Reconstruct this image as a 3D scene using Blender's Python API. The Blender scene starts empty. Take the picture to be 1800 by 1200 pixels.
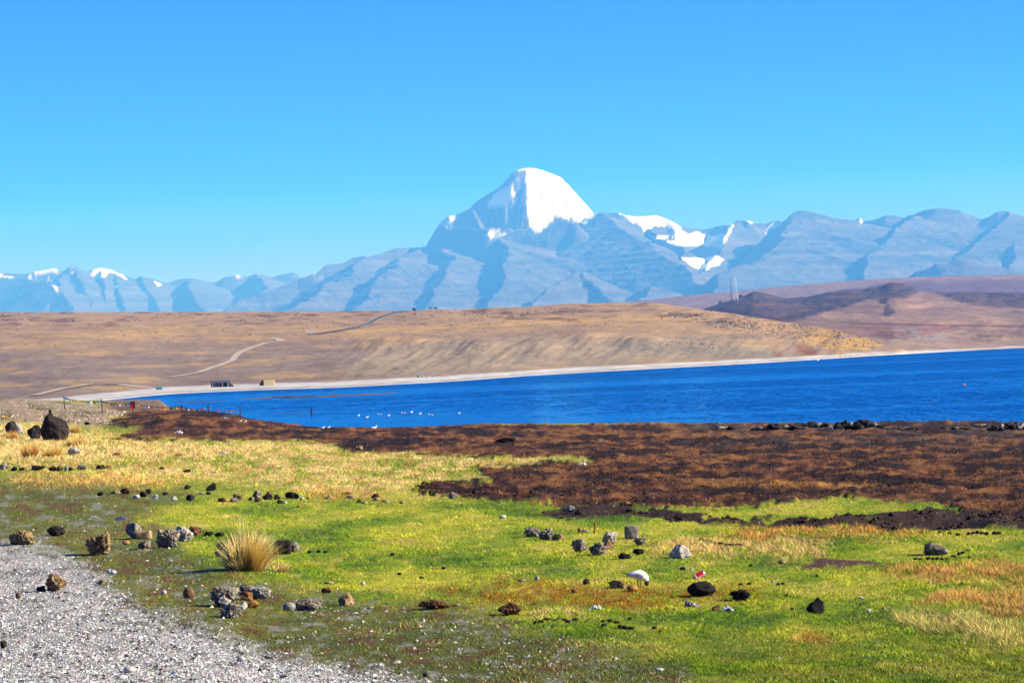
import bpy, math, random
import numpy as np
rng = np.random.default_rng(7)
random.seed(7)
S = bpy.context.scene
COL = S.collection

# ------------------------------------------------------------------ camera, sky, sun, exposure
EYE = 5.0
FPX = 4300.0
ROLL = math.atan(0.038)
PITCH = math.atan(33.8 * math.cos(ROLL) / FPX)
cr, sr = math.cos(ROLL), math.sin(ROLL)
F0 = np.array([0, math.cos(PITCH), math.sin(PITCH)])
U0 = np.array([0, -math.sin(PITCH), math.cos(PITCH)])
R0 = np.array([1.0, 0, 0])
CR = R0 * cr - U0 * sr
CU = R0 * sr + U0 * cr
cam_d = bpy.data.cameras.new('camera')
cam = bpy.data.objects.new('camera', cam_d)
COL.objects.link(cam)
from mathutils import Matrix, Vector
M = Matrix(((CR[0], CU[0], -F0[0], 0), (CR[1], CU[1], -F0[1], 0), (CR[2], CU[2], -F0[2], EYE), (0, 0, 0, 1)))
cam.matrix_world = M
cam_d.sensor_width = 36
cam_d.lens = 36 * FPX / 1800
cam_d.clip_start = 0.5
cam_d.clip_end = 120000
S.camera = cam

SUN_EL, SUN_BACK = 29.0, 4.0
SUN_E = 5.0
w = bpy.data.worlds.new('World'); S.world = w; w.use_nodes = True
nt = w.node_tree
bg = nt.nodes['Background']
sky = nt.nodes.new('ShaderNodeTexSky'); sky.sky_type = 'NISHITA'; sky.sun_disc = False
sky.sun_elevation = math.radians(SUN_EL); sky.sun_rotation = math.radians(90 + SUN_BACK)
sky.altitude = 4600; sky.air_density = 1.0; sky.dust_density = 0.0; sky.ozone_density = 4.0
hs = nt.nodes.new('ShaderNodeHueSaturation'); hs.inputs['Saturation'].default_value = 1.55
nt.links.new(sky.outputs[0], hs.inputs['Color'])
tn = nt.nodes.new('ShaderNodeMix'); tn.data_type = 'RGBA'; tn.blend_type = 'MULTIPLY'; tn.inputs[0].default_value = 1; tn.inputs[7].default_value = (1.25, 0.60, 1.12, 1)
nt.links.new(hs.outputs[0], tn.inputs[6]); nt.links.new(tn.outputs[2], bg.inputs[0])
bg.inputs[1].default_value = 0.06
sl = bpy.data.lights.new('sun', 'SUN'); sl.energy = SUN_E; sl.angle = math.radians(0.53); sl.color = (1.0, 0.96, 0.91)
so = bpy.data.objects.new('sun', sl); COL.objects.link(so)
e_, b_ = math.radians(SUN_EL), math.radians(SUN_BACK)
SUNDIR = Vector((math.cos(e_) * math.cos(b_), -math.cos(e_) * math.sin(b_), math.sin(e_)))
so.rotation_euler = SUNDIR.to_track_quat('Z', 'Y').to_euler()
S.view_settings.view_transform = 'Standard'; S.view_settings.look = 'None'
S.view_settings.gamma = 1; S.view_settings.use_curve_mapping = False
S.view_settings.exposure = 1.5
S.cycles.max_bounces = 5; S.cycles.volume_bounces = 0

HAZE_D = 5.6e-5
HAZE_C = (0.075, 0.335, 1.0)
KALB = 0.50          # target sRGB -> albedo factor

# ------------------------------------------------------------------ helpers
def alb(r, g, b, k=None):
    c = np.array([r, g, b], float) / 255
    lin = np.where(c <= 0.04045, c / 12.92, ((c + 0.055) / 1.055) ** 2.4)
    return lin * (KALB if k is None else k)

def ae(px, py):
    """pixel of the photograph -> (azimuth tangent, elevation tangent)"""
    px = np.asarray(px, float); py = np.asarray(py, float)
    u = (px - 900) / FPX; v = (600 - py) / FPX
    d = F0[:, None] + CR[:, None] * u.ravel() + CU[:, None] * v.ravel()
    return (d[0] / d[1]).reshape(px.shape), (d[2] / d[1]).reshape(px.shape)

def proj(X, Y, Z):
    x = X; y = Y; z = Z - EYE
    f = y * F0[1] + z * F0[2]
    r = x * CR[0] + y * CR[1] + z * CR[2]
    u = x * CU[0] + y * CU[1] + z * CU[2]
    return 900 + FPX * r / f, 600 - FPX * u / f

PERM = rng.permutation(256); PERM = np.concatenate([PERM, PERM, PERM])
G3 = rng.normal(size=(256, 3)); G3 /= np.linalg.norm(G3, axis=1)[:, None]
def noise3(x, y, z):
    x, y, z = np.broadcast_arrays(np.asarray(x, float), np.asarray(y, float), np.asarray(z, float))
    xi = np.floor(x).astype(int); yi = np.floor(y).astype(int); zi = np.floor(z).astype(int)
    xf = x - xi; yf = y - yi; zf = z - zi
    xi &= 255; yi &= 255; zi &= 255
    u = xf * xf * xf * (xf * (xf * 6 - 15) + 10); v = yf * yf * yf * (yf * (yf * 6 - 15) + 10); q = zf * zf * zf * (zf * (zf * 6 - 15) + 10)
    def g(i, j, k):
        h = PERM[PERM[PERM[xi + i] + yi + j] + zi + k] & 255
        gg = G3[h]
        return gg[..., 0] * (xf - i) + gg[..., 1] * (yf - j) + gg[..., 2] * (zf - k)
    def L(a, b, t): return a + (b - a) * t
    return 1.5 * L(L(L(g(0,0,0), g(1,0,0), u), L(g(0,1,0), g(1,1,0), u), v), L(L(g(0,0,1), g(1,0,1), u), L(g(0,1,1), g(1,1,1), u), v), q)
def noise2(x, y, s=0.0): return noise3(x, y, np.full(np.shape(x), 0.37 + s))
def fbm2(x, y, o=4, s=0.0):
    r = 0; a = 1.0; t = 0
    for i in range(o):
        r = r + a * noise2(x * 2 ** i + 17 * i, y * 2 ** i - 9 * i, s + i * 3.1); t += a; a *= 0.5
    return r / t * 1.4
def ridged2(x, y, o=4, s=0.0):
    r = 0; a = 1.0; t = 0
    for i in range(o):
        r = r + a * (1 - 2.2 * np.abs(noise2(x * 2 ** i + 11 * i, y * 2 ** i - 7 * i, s + i * 2.3))); t += a; a *= 0.5
    return r / t
def sstep(a, b, x):
    t = np.clip((x - a) / (b - a), 0, 1); return t * t * (3 - 2 * t)
def polydist(px, py, poly):
    """signed distance to a polygon, positive inside"""
    P = np.array(poly, float); n = len(P)
    d = np.full(px.shape, 1e9); inside = np.zeros(px.shape, bool)
    for i in range(n):
        x0, y0 = P[i]; x1, y1 = P[(i + 1) % n]
        dx, dy = x1 - x0, y1 - y0; L2 = dx * dx + dy * dy + 1e-9
        t = np.clip(((px - x0) * dx + (py - y0) * dy) / L2, 0, 1)
        d = np.minimum(d, np.hypot(px - x0 - t * dx, py - y0 - t * dy))
        c = ((y0 > py) != (y1 > py)) & (px < (x1 - x0) * (py - y0) / ((y1 - y0) if y1 != y0 else 1e-9) + x0)
        inside ^= c
    return np.where(inside, d, -d)
def mix(c, col, m):
    m = np.clip(m, 0, 1)[..., None]
    return c * (1 - m) + np.asarray(col) * m

# --- materials
def mat_new(name, rough=0.9, spec=0.25):
    m = bpy.data.materials.new(name); m.use_nodes = True
    p = m.node_tree.nodes['Principled BSDF']
    p.inputs['Roughness'].default_value = rough
    p.inputs['Specular IOR Level'].default_value = spec
    return m, m.node_tree, p
def add_noise(ntr, scale, detail=6, rough=0.6, stretch=None, coord='Object', dist=0.0):
    tc = ntr.nodes.new('ShaderNodeTexCoord') if coord != 'Position' else ntr.nodes.new('ShaderNodeNewGeometry')
    src = tc.outputs[coord]
    if stretch:
        mp = ntr.nodes.new('ShaderNodeMapping'); mp.inputs['Scale'].default_value = stretch
        ntr.links.new(src, mp.inputs[0]); src = mp.outputs[0]
    n = ntr.nodes.new('ShaderNodeTexNoise'); n.inputs['Scale'].default_value = scale
    n.inputs['Detail'].default_value = detail; n.inputs['Roughness'].default_value = rough; n.inputs['Distortion'].default_value = dist
    ntr.links.new(src, n.inputs['Vector'])
    return n
def add_ramp(ntr, src, stops):
    r = ntr.nodes.new('ShaderNodeValToRGB')
    els = r.color_ramp.elements
    while len(els) < len(stops): els.new(0.5)
    for e, (p, c) in zip(els, stops):
        e.position = p; e.color = (c[0], c[1], c[2], 1) if hasattr(c, '__len__') else (c, c, c, 1)
    ntr.links.new(src, r.inputs[0]); return r
def mat_attr(name, rough=0.92, var=((0.3, 0.75), (0.7, 1.25)), nscale=8, detail=8, stretch=None, bump=0.0, bscale=20, bdist=0.1, spec=0.15, coord='Object'):
    m, t, p = mat_new(name, rough, spec)
    a = t.nodes.new('ShaderNodeAttribute'); a.attribute_name = 'tint'
    n = add_noise(t, nscale, detail, 0.65, stretch, coord)
    r = add_ramp(t, n.outputs['Fac'], [(q, v) for q, v in var])
    mx = t.nodes.new('ShaderNodeMix'); mx.data_type = 'RGBA'; mx.blend_type = 'MULTIPLY'; mx.inputs[0].default_value = 1
    t.links.new(a.outputs['Color'], mx.inputs[6]); t.links.new(r.outputs[0], mx.inputs[7])
    t.links.new(mx.outputs[2], p.inputs['Base Color'])
    if bump:
        n2 = add_noise(t, bscale, 8, 0.65, stretch, coord)
        b = t.nodes.new('ShaderNodeBump'); b.inputs['Strength'].default_value = bump; b.inputs['Distance'].default_value = bdist
        t.links.new(n2.outputs['Fac'], b.inputs['Height']); t.links.new(b.outputs[0], p.inputs['Normal'])
    return m
def mat_plain(name, col, rough=0.8, var=0.25, nscale=6, spec=0.25, bump=0.0):
    m, t, p = mat_new(name, rough, spec)
    n = add_noise(t, nscale, 6, 0.65)
    c = np.array(col)
    r = add_ramp(t, n.outputs['Fac'], [(0.3, c * (1 - var)), (0.7, np.minimum(c * (1 + var), 0.9))])
    t.links.new(r.outputs[0], p.inputs['Base Color'])
    if bump:
        n2 = add_noise(t, nscale * 3, 8, 0.7)
        b = t.nodes.new('ShaderNodeBump'); b.inputs['Strength'].default_value = bump; b.inputs['Distance'].default_value = 0.02
        t.links.new(n2.outputs['Fac'], b.inputs['Height']); t.links.new(b.outputs[0], p.inputs['Normal'])
    return m

# --- objects
def tag(o, label=None, cat=None, group=None, kind=None):
    if label: o['label'] = label
    if cat: o['category'] = cat
    if group: o['group'] = group
    if kind: o['kind'] = kind
    return o
def mesh_np(name, V, F, mat=None, tint=None, smooth=True):
    """V (n,3); F (m,k) constant k"""
    me = bpy.data.meshes.new(name)
    V = np.ascontiguousarray(V, np.float32); F = np.ascontiguousarray(F, np.int32); k = F.shape[1]
    me.vertices.add(len(V)); me.vertices.foreach_set('co', V.ravel())
    me.loops.add(F.size); me.loops.foreach_set('vertex_index', F.ravel())
    me.polygons.add(len(F)); me.polygons.foreach_set('loop_start', np.arange(0, F.size, k, dtype=np.int32))
    me.update(calc_edges=True)
    me.polygons.foreach_set('use_smooth', np.full(len(F), smooth))
    if tint is not None:
        at = me.color_attributes.new('tint', 'FLOAT_COLOR', 'POINT')
        c = np.ones((len(V), 4), np.float32); c[:, :3] = tint
        at.data.foreach_set('color', c.ravel())
    if mat: me.materials.append(mat)
    return me
def link(name, me, parent=None, loc=(0, 0, 0), rot=(0, 0, 0)):
    o = bpy.data.objects.new(name, me); COL.objects.link(o)
    o.location = loc; o.rotation_euler = rot
    if parent: o.parent = parent
    return o
def grid_faces(nr, nc):
    i = np.arange(nr - 1)[:, None] * nc + np.arange(nc - 1)[None, :]
    return np.stack([i, i + 1, i + nc + 1, i + nc], -1).reshape(-1, 4)
class MB:
    def __init__(s): s.v = []; s.f = []
    def add(s, v, f):
        b = len(s.v); s.v += [tuple(p) for p in v]; s.f += [tuple(b + i for i in q) for q in f]; return s
    def box(s, x0, x1, y0, y1, z0, z1):
        v = [(x, y, z) for z in (z0, z1) for y in (y0, y1) for x in (x0, x1)]
        return s.add(v, [(0, 2, 3, 1), (4, 5, 7, 6), (0, 1, 5, 4), (2, 6, 7, 3), (0, 4, 6, 2), (1, 3, 7, 5)])
    def bar(s, p, q, r, n=6, r2=None):
        p = Vector(p); q = Vector(q); r2 = r if r2 is None else r2
        d = (q - p).normalized(); a = d.orthogonal().normalized(); b = d.cross(a)
        v = []
        for c, rr in ((p, r), (q, r2)):
            for i in range(n):
                t = 2 * math.pi * i / n; v.append(c + (a * math.cos(t) + b * math.sin(t)) * rr)
        f = [(i, (i + 1) % n, n + (i + 1) % n, n + i) for i in range(n)] + [tuple(range(n))[::-1], tuple(range(n, 2 * n))]
        return s.add(v, f)
    def loft(s, pts, n=12):
        """pts: (x,y,z, half_width, half_height) along a spine in the xz plane"""
        v = []; P = [Vector(p[:3]) for p in pts]
        for i, p in enumerate(pts):
            d = (P[min(i + 1, len(P) - 1)] - P[max(i - 1, 0)]).normalized()
            side = Vector((0, 1, 0)); up = side.cross(d) * -1
            for k in range(n):
                t = 2 * math.pi * k / n
                v.append(P[i] + side * math.cos(t) * p[3] + up * math.sin(t) * p[4])
        f = [(i * n + k, i * n + (k + 1) % n, (i + 1) * n + (k + 1) % n, (i + 1) * n + k) for i in range(len(pts) - 1) for k in range(n)]
        f += [tuple(range(n))[::-1], tuple(range((len(pts) - 1) * n, len(pts) * n))]
        return s.add(v, f)
    def mesh(s, name, mat, smooth=False):
        me = bpy.data.meshes.new(name); me.from_pydata([tuple(p) for p in s.v], [], s.f); me.update()
        me.polygons.foreach_set('use_smooth', np.full(len(me.polygons), smooth))
        me.materials.append(mat); return me
    def obj(s, name, mat, parent=None, loc=(0, 0, 0), rot=(0, 0, 0), smooth=False):
        return link(name, s.mesh(name, mat, smooth), parent, loc, rot)
def empty(name, loc, rz=0, rot=None):
    o = bpy.data.objects.new(name, None); COL.objects.link(o); o.location = loc
    o.rotation_euler = rot if rot else (0, 0, rz); o.empty_display_size = 0.1; return o
def copy_tree(o, parent=None):
    c = o.copy(); COL.objects.link(c); c.parent = parent
    for ch in list(o.children): copy_tree(ch, c)
    return c

# ------------------------------------------------------------------ shorelines and layers
def curve(pts):
    a, e = ae([p[0] for p in pts], [p[1] for p in pts])
    return a, e
NEAR_SHORE = [(-400, 712), (60, 712), (118, 713.5), (200, 713), (280, 713), (295, 724), (340, 729), (400, 737), (440, 747), (500, 751), (560, 757), (700, 757), (850, 750.5), (1000, 749), (1200, 749.5), (1500, 748), (1800, 747), (2200, 745)]
FAR_SHORE = [(-700, 716), (-200, 713), (60, 711), (119, 711), (200, 702), (300, 692), (450, 685.5), (600, 681), (800, 670), (950, 659), (1150, 648), (1300, 640), (1420, 633), (1533, 625.5), (1800, 611), (2100, 604), (2500, 598.5), (2900, 596)]
na, ne = curve(NEAR_SHORE); NS_Y = -EYE / ne
fa, fe = curve(FAR_SHORE); FS_Y = -EYE / fe
def near_shore(a): return np.interp(a, na, NS_Y)
_ta = np.linspace(-.6, .6, 2401); _ty = np.interp(_ta, fa, FS_Y)
for _ in range(3): _ty = np.convolve(np.pad(_ty, 12, 'edge'), np.ones(25) / 25, 'valid')
def far_shore(a): return np.interp(a, _ta, _ty)
EDGE_L = float(ae([119], [712])[0][0])

def zmeadow_base(a, Y):
    s = near_shore(a) - Y
    z = 2.2 * (1 - np.exp(-np.maximum(s, 0) / 55.0)) + np.minimum(s, 0) * 0.02
    return z
# zones traced on the ground plane
MARSH = [(150, 742), (196, 724), (200, 700), (300, 700), (430, 715), (560, 738), (850, 745), (1850, 740), (1850, 915), (1700, 902), (1640, 884), (1500, 880), (1250, 892), (1000, 888), (880, 880), (735, 868), (745, 855), (860, 845), (835, 822), (1045, 812), (1000, 800), (850, 806), (620, 792), (560, 776), (380, 774), (200, 772), (250, 755), (190, 752)]
STRIP = [(1000, 893), (1060, 888), (1190, 905), (1400, 915), (1640, 900), (1850, 905), (1850, 932), (1700, 928), (1600, 925), (1400, 928), (1290, 925), (1200, 918), (1000, 905), (930, 900)]
GRAVEL = [(-300, 935), (0, 955), (60, 962), (120, 985), (180, 1020), (215, 1062), (270, 1092), (370, 1116), (440, 1142), (560, 1170), (680, 1192), (760, 1210), (900, 1300), (-300, 1300)]
DIRT = [(-300, 838), (100, 848), (330, 866), (260, 895), (250, 915), (300, 935), (330, 980), (420, 1010), (520, 1040), (700, 1060), (880, 1070), (900, 1105), (1080, 1150), (1200, 1180), (1260, 1300), (-300, 1300)]
STRAW = [(-300, 742), (60, 742), (170, 752), (200, 768), (260, 775), (560, 778), (640, 792), (850, 806), (1040, 806), (900, 824), (840, 838), (700, 866), (560, 872), (480, 846), (300, 842), (200, 850), (30, 858), (20, 838), (150, 828), (-300, 812)]
STONY = [(-300, 690), (60, 700), (200, 716), (230, 728), (190, 740), (200, 748), (120, 746), (60, 740), (-300, 742)]
STRAWS = [([(30, 840), (120, 835), (230, 837), (330, 847), (230, 856), (40, 856)], (236, 190, 100)), ([(-60, 748), (120, 748), (170, 765), (260, 779), (560, 783), (420, 800), (180, 806), (60, 818), (-60, 812)], (240, 208, 134)),
          ([(1250, 945), (1300, 925), (1480, 920), (1620, 922), (1640, 935), (1500, 946), (1340, 946)], (214, 160, 74)),
          ([(1130, 962), (1230, 950), (1330, 950), (1450, 955), (1440, 978), (1250, 982), (1150, 975)], (228, 195, 120)),
          ([(1540, 998), (1650, 990), (1850, 995), (1850, 1022), (1640, 1022), (1600, 1012)], (216, 168, 90)),
          ([(1600, 1060), (1700, 1036), (1850, 1034), (1850, 1090), (1760, 1092), (1700, 1072)], (216, 168, 90)),
          ([(1390, 1120), (1410, 1108), (1440, 1110), (1460, 1122)], (215, 165, 80)),
          ([(930, 1075), (1020, 1070), (1040, 1088), (950, 1088)], (225, 200, 120)),
          ([(1560, 1078), (1700, 1088), (1850, 1118), (1850, 1135), (1640, 1110)], (225, 205, 120)),
          ([(640, 868), (660, 876), (560, 876), (520, 866)], (215, 160, 80))]
RUST = [(720, 1030), (900, 1022), (1290, 1036), (1330, 1052), (1140, 1064), (900, 1062)]
MUD2 = [(1395, 985), (1540, 985), (1555, 997), (1440, 1000)]
GREEN2 = [(1180, 900), (1290, 890), (1430, 884), (1640, 882), (1665, 890), (1560, 900), (1480, 914), (1350, 917), (1240, 912)]
SHALLOW = None

def zones(px, py):
    """weights of the ground covers at photograph coordinates (px,py)"""
    sc = np.clip((py - 650) / 350, 0.12, 1.0); px = np.clip(px, -60, 1835) 
    wx = 26 * fbm2(px / 70, py / (16 * (0.4 + sc)), 4, 1.0) * sc + 10 * noise2(px / 14, py / 5, 5)
    wy = 15 * fbm2(px / 60, py / (15 * (0.4 + sc)), 4, 9.0) * sc + 2.0 * noise2(px / 18, py / 5, 8)
    x, y = px + wx, py + wy
    def w_(poly, soft): return sstep(-soft, soft, polydist(x, y, poly))
    Z = {}
    hf = 7 * noise2(px / 11, py / 2.6, 15) + 4 * noise2(px / 4, py / 1.5, 16)
    Z['marsh'] = sstep(-3, 3, polydist(x, y, MARSH) + hf * np.clip(sc * 1.6, .3, 1)) * (1 - w_(GREEN2, 2))
    Z['strip'] = w_(STRIP, 3) * (1 - w_(GREEN2, 2))
    Z['gravel'] = sstep(-26, 22, polydist(x, y, GRAVEL) + 16 * noise2(px / 9, py / 4, 3))
    Z['dirt'] = w_(DIRT, 22)
    Z['straw'] = w_(STRAW, 12)
    Z['stony'] = w_(STONY, 3)
    Z['rust'] = w_(RUST, 14)
    Z['mud2'] = w_(MUD2, 3)
    Z['s'] = [sstep(-10, 12, polydist(x, y, p) + 9 * noise2(px / 12, py / 4, 6)) for p, c in STRAWS]
    return Z
GREEN_A, GREEN_B, GREEN_C = alb(128, 158, 16), alb(194, 194, 54), alb(80, 116, 12)
def ground_colour(px, py, Z):
    n1 = fbm2(px / 160, py / 26, 4, 2.0); n2 = fbm2(px / 40, py / 9, 4, 4.0); n3 = fbm2(px / 14, py / 5, 3, 6.0)
    c = mix(np.broadcast_to(GREEN_A, px.shape + (3,)).copy(), GREEN_B, sstep(-0.35, 0.5, n1 + 0.4 * n2))
    c = mix(c, GREEN_C, sstep(0.15, 0.6, -n1 + 0.5 * n3) * 0.8)
    c = mix(c, alb(205, 182, 98), sstep(0.2, 0.75, n2 + 0.4 * n1) * 0.75)
    # greener strip along the bottom of the picture, olive further up
    c = mix(c, alb(92, 120, 20), sstep(1085, 1150, py) * 0.55)
    c = mix(c, alb(176, 176, 70), sstep(905, 850, py) * 0.5)
    st = Z['straw']
    c = mix(c, alb(236, 208, 132), st * sstep(-0.45, 0.25, n2 + 0.5 * n3) * 0.95)
    c = mix(c, alb(205, 150, 66), st * sstep(0.1, 0.5, n3) * 0.6)
    for wgt, (p, col) in zip(Z['s'], STRAWS):
        c = mix(c, alb(*col), wgt * sstep(-0.7, 0.0, n3 + 0.4 * n2))
    c = mix(c, alb(168, 112, 22), Z['rust'] * 0.85 * sstep(-0.6, 0.2, n3))
    dn = Z['dirt']
    c = mix(c, alb(88, 92, 46), dn * 0.75)
    c = mix(c, alb(112, 78, 54), dn * sstep(0.0, 0.5, n2) * 0.8)
    c = mix(c, alb(150, 146, 134), dn * sstep(0.15, 0.5, -n2 + 0.5 * n3) * 0.85)
    c = mix(c, mix(np.broadcast_to(alb(196, 192, 190), px.shape + (3,)).copy(), alb(128, 126, 128), sstep(-.1, .4, n2)), Z['gravel'])
    c = mix(c, alb(90, 92, 40), Z['gravel'] * sstep(0.35, 0.6, n2 + 0.3 * n3) * 0.6)
    m = Z['marsh']; m1 = fbm2(px / 130, py / 8, 4, 201); m2 = fbm2(px / 36, py / 3.6, 4, 203)
    mc = mix(np.broadcast_to(alb(98, 56, 40), px.shape + (3,)).copy(), alb(42, 20, 18), sstep(-0.15, 0.25, m1 + 0.7 * m2))
    mc = mix(mc, alb(156, 106, 58), sstep(0.05, 0.45, -m1 * 0.6 + 0.4 * n3 - 0.6 * m2 + .1) * 0.85)
    mc = mix(mc, alb(196, 142, 70), sstep(9, 0, np.abs(py - 858 - 5 * n1)) * sstep(1180, 1260, px) * sstep(1560, 1480, px) * sstep(-.5, .2, n3) * 0.9)
    mc = mix(mc, alb(72, 26, 18), sstep(0.2, 0.6, n2) * sstep(808, 830, py) * sstep(1400, 1000, px) * 0.8)
    mc = mix(mc, alb(92, 80, 74), sstep(796, 770, py) * sstep(-0.2, 0.4, n2) * sstep(1100, 1250, px) * 0.7)
    c = mix(c, mc, m)
    c = mix(c, alb(62, 42, 34), Z['strip']); c = mix(c, alb(96, 66, 60), Z['mud2'])
    sn = mix(np.broadcast_to(alb(176, 154, 128), px.shape + (3,)).copy(), alb(118, 108, 62), sstep(0, 0.5, n2))
    c = mix(c, sn, Z['stony'])
    # drying mud and sand beside the water
    return np.clip(c, 0.004, 0.85)

class Layer:
    def __init__(s, A, Y, Z): s.A = A; s.Y = Y; s.Z = Z      # A (nc), Y,Z (nr,nc)
    def hit(s, px, py):
        a, e = ae([px], [py]); a = a[0]; e = e[0]
        j = int(np.clip(np.searchsorted(s.A, a) - 1, 0, len(s.A) - 2)); t = (a - s.A[j]) / (s.A[j + 1] - s.A[j])
        Yc = s.Y[:, j] * (1 - t) + s.Y[:, j + 1] * t; Zc = s.Z[:, j] * (1 - t) + s.Z[:, j + 1] * t
        E = (Zc - EYE) / Yc
        k = int(np.argmax(E >= e)) if (E >= e).any() else int(np.argmax(E))
        if k > 0 and E[k] > e and E[k - 1] < e:
            q = (e - E[k - 1]) / (E[k] - E[k - 1]); y = Yc[k - 1] + q * (Yc[k] - Yc[k - 1]); z = Zc[k - 1] + q * (Zc[k] - Zc[k - 1])
        else: y, z = Yc[k], Zc[k]
        return np.array([a * y, y, z])
    def height(s, X, Y):
        """z under many points (bilinear on the own grid)"""
        a = X / Y; j = np.clip(np.searchsorted(s.A, a) - 1, 0, len(s.A) - 2); t = np.clip((a - s.A[j]) / (s.A[j + 1] - s.A[j]), 0, 1)
        y0 = s.Y[:, 0]                       # rows share the distance in this layer
        k = np.clip(np.searchsorted(y0, Y) - 1, 0, len(y0) - 2); q = np.clip((Y - y0[k]) / (y0[k + 1] - y0[k]), 0, 1)
        z = s.Z
        return (z[k, j] * (1 - t) + z[k, j + 1] * t) * (1 - q) + (z[k + 1, j] * (1 - t) + z[k + 1, j + 1] * t) * q
    def build(s, name, mat, tint, label=None, kind='structure'):
        X = s.A[None, :] * s.Y
        V = np.stack([X, s.Y, s.Z], -1).reshape(-1, 3)
        me = mesh_np(name, V, grid_faces(*s.Y.shape)[:, ::1], mat, tint.reshape(-1, 3))
        o = link(name, me); tag(o, label, None, None, kind); return o

# ------------------------------------------------------------------ meadow (near shore)
def meadow_z(X, Y):
    a = X / Y
    zb = zmeadow_base(a, Y)
    px, py = proj(X, Y, zb)
    Z = zones(px, py)
    s = near_shore(a) - Y
    h = 0.08 * fbm2(X / 2.6, Y / 5.0, 4, 3) + 0.015 * noise2(X / 0.5, Y / 0.9, 2)
    rough = np.clip(Z['marsh'] + Z['strip'], 0, 1)
    hm = ridged2(X / 1.6, Y / 3.2, 3, 12)
    h = h + rough * (0.17 * np.clip(hm, -0.2, 1) + 0.05 * noise2(X / .35, Y / .6, 7)) - rough * 0.05
    h = h + Z['stony'] * 0.10 * fbm2(X / 1.2, Y / 2.5, 3, 5)
    h = h * np.where(Z['gravel'] > 0.5, 0.5, 1.0)
    # low crest of dry turf along the lake edge
    lip = sstep(0, 8, s) * sstep(22, 8, s) * sstep(820, 900, px) * 0.16 * (0.6 + 0.8 * fbm2(X / 7, Y / 20, 3, 4))
    h = h * sstep(-4, 6, s) + lip
    # knoll behind the brown mud at left
    kn = 0.55 * np.exp(-((px - 335) / 95) ** 2 - ((py - 745) / 14) ** 2)
    return zb + h + kn * sstep(0, 25, s), Z
NR = 330
Am = np.concatenate([np.linspace(-0.75, -0.24, 46)[:-1], np.linspace(-0.24, 0.24, 770), np.linspace(0.24, 0.75, 46)[1:]]); NC = len(Am)
# rows evenly spaced in the picture
ev = np.concatenate([np.linspace(-0.215, -0.145, 12)[:-1], np.linspace(-0.145, -0.0088, NR - 11)])
def solve_rows(ev):
    ys = []
    for e in ev:
        ys.append((EYE - 2.0) / (-e) if e < -0.03 else None)
    y = np.array([np.nan if q is None else q for q in ys])
    # far rows: the ground sinks from 2.0 to 0 towards the lake
    h = np.interp(-ev, [0.0088, 0.0305, 0.05, 0.09], [4.2, 4.75, 3.6, 3.0])
    return h / (-ev)
Yr = solve_rows(ev); Yr = np.maximum.accumulate(Yr + np.arange(len(Yr)) * 1e-3)
Ym = np.repeat(Yr[:, None], NC, 1)
Zm, Zz = meadow_z(Am[None, :] * Ym, Ym)
meadow = Layer(Am, Ym, Zm)
pxm, pym = proj(Am[None, :] * Ym, Ym, zmeadow_base(Am[None, :] + 0 * Ym, Ym))
tm = ground_colour(pxm, pym, Zz)
# wet sand beside the water, left
sm = near_shore(Am[None, :] + 0 * Ym) - Ym
tm = mix(tm, alb(120, 104, 92), sstep(9, 0, sm) * sstep(900, 800, pxm) * 0.8)
tm = mix(tm, alb(150, 128, 104), sstep(728, 716, pym + 3 * fbm2(pxm / 30, pym / 4, 3, 8)) * sstep(150, 190, pxm) * sstep(420, 330, pxm) * .8)
MAT_GROUND = mat_attr('meadow_soil', nscale=9, detail=9, var=((0.28, 0.55), (0.72, 1.35)), bump=0.8, bscale=14, bdist=0.05)
meadow.build('meadow', MAT_GROUND, tm, 'green, straw and brown lakeside meadow with a gravel corner')

# wider ground round the camera, under and beside the meadow
gx = np.linspace(-420, 420, 43); gy = np.linspace(-300, 300, 31)
GX, GY = np.meshgrid(gx, gy)
gz = np.where(GY < 120, 1.75, np.nan)
d_ = np.hypot(GX, GY)
ga = np.clip(GX / np.maximum(GY, 5.0), -0.8, 0.8)
gz = np.minimum(1.72, zmeadow_base(np.clip(ga, -.3, .3), np.maximum(GY, 1)) - 0.3)
inside = (np.abs(GX) < 0.78 * GY + 25) & (GY > 4)
gz = np.where(inside, gz - 0.5, gz)
gc = mix(np.broadcast_to(GREEN_A, GX.shape + (3,)).copy(), alb(190, 170, 90), sstep(-.2, .4, fbm2(GX / 40, GY / 40)))
me = mesh_np('surrounding_ground', np.stack([GX, GY, gz], -1).reshape(-1, 3), grid_faces(*GX.shape), MAT_GROUND, gc.reshape(-1, 3))
tag(link('surrounding_ground', me), 'grassy ground all round the viewpoint', None, None, 'structure')

# plain that carries everything out to the mountains
pl_m = mat_plain('plain_soil', alb(165, 140, 110), 0.95, 0.3, 0.002)
gx = np.linspace(-15500, 15500, 32); gy = np.linspace(-900, 38000, 40)
GX, GY = np.meshgrid(gx, gy)
me = mesh_np('plain', np.stack([GX, GY, np.full(GX.shape, -3.0) + 60 * sstep(4500, 9000, GY)], -1).reshape(-1, 3), grid_faces(*GX.shape), pl_m)
tag(link('plain', me), 'dry plain running back to the mountains', None, None, 'structure')

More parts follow.
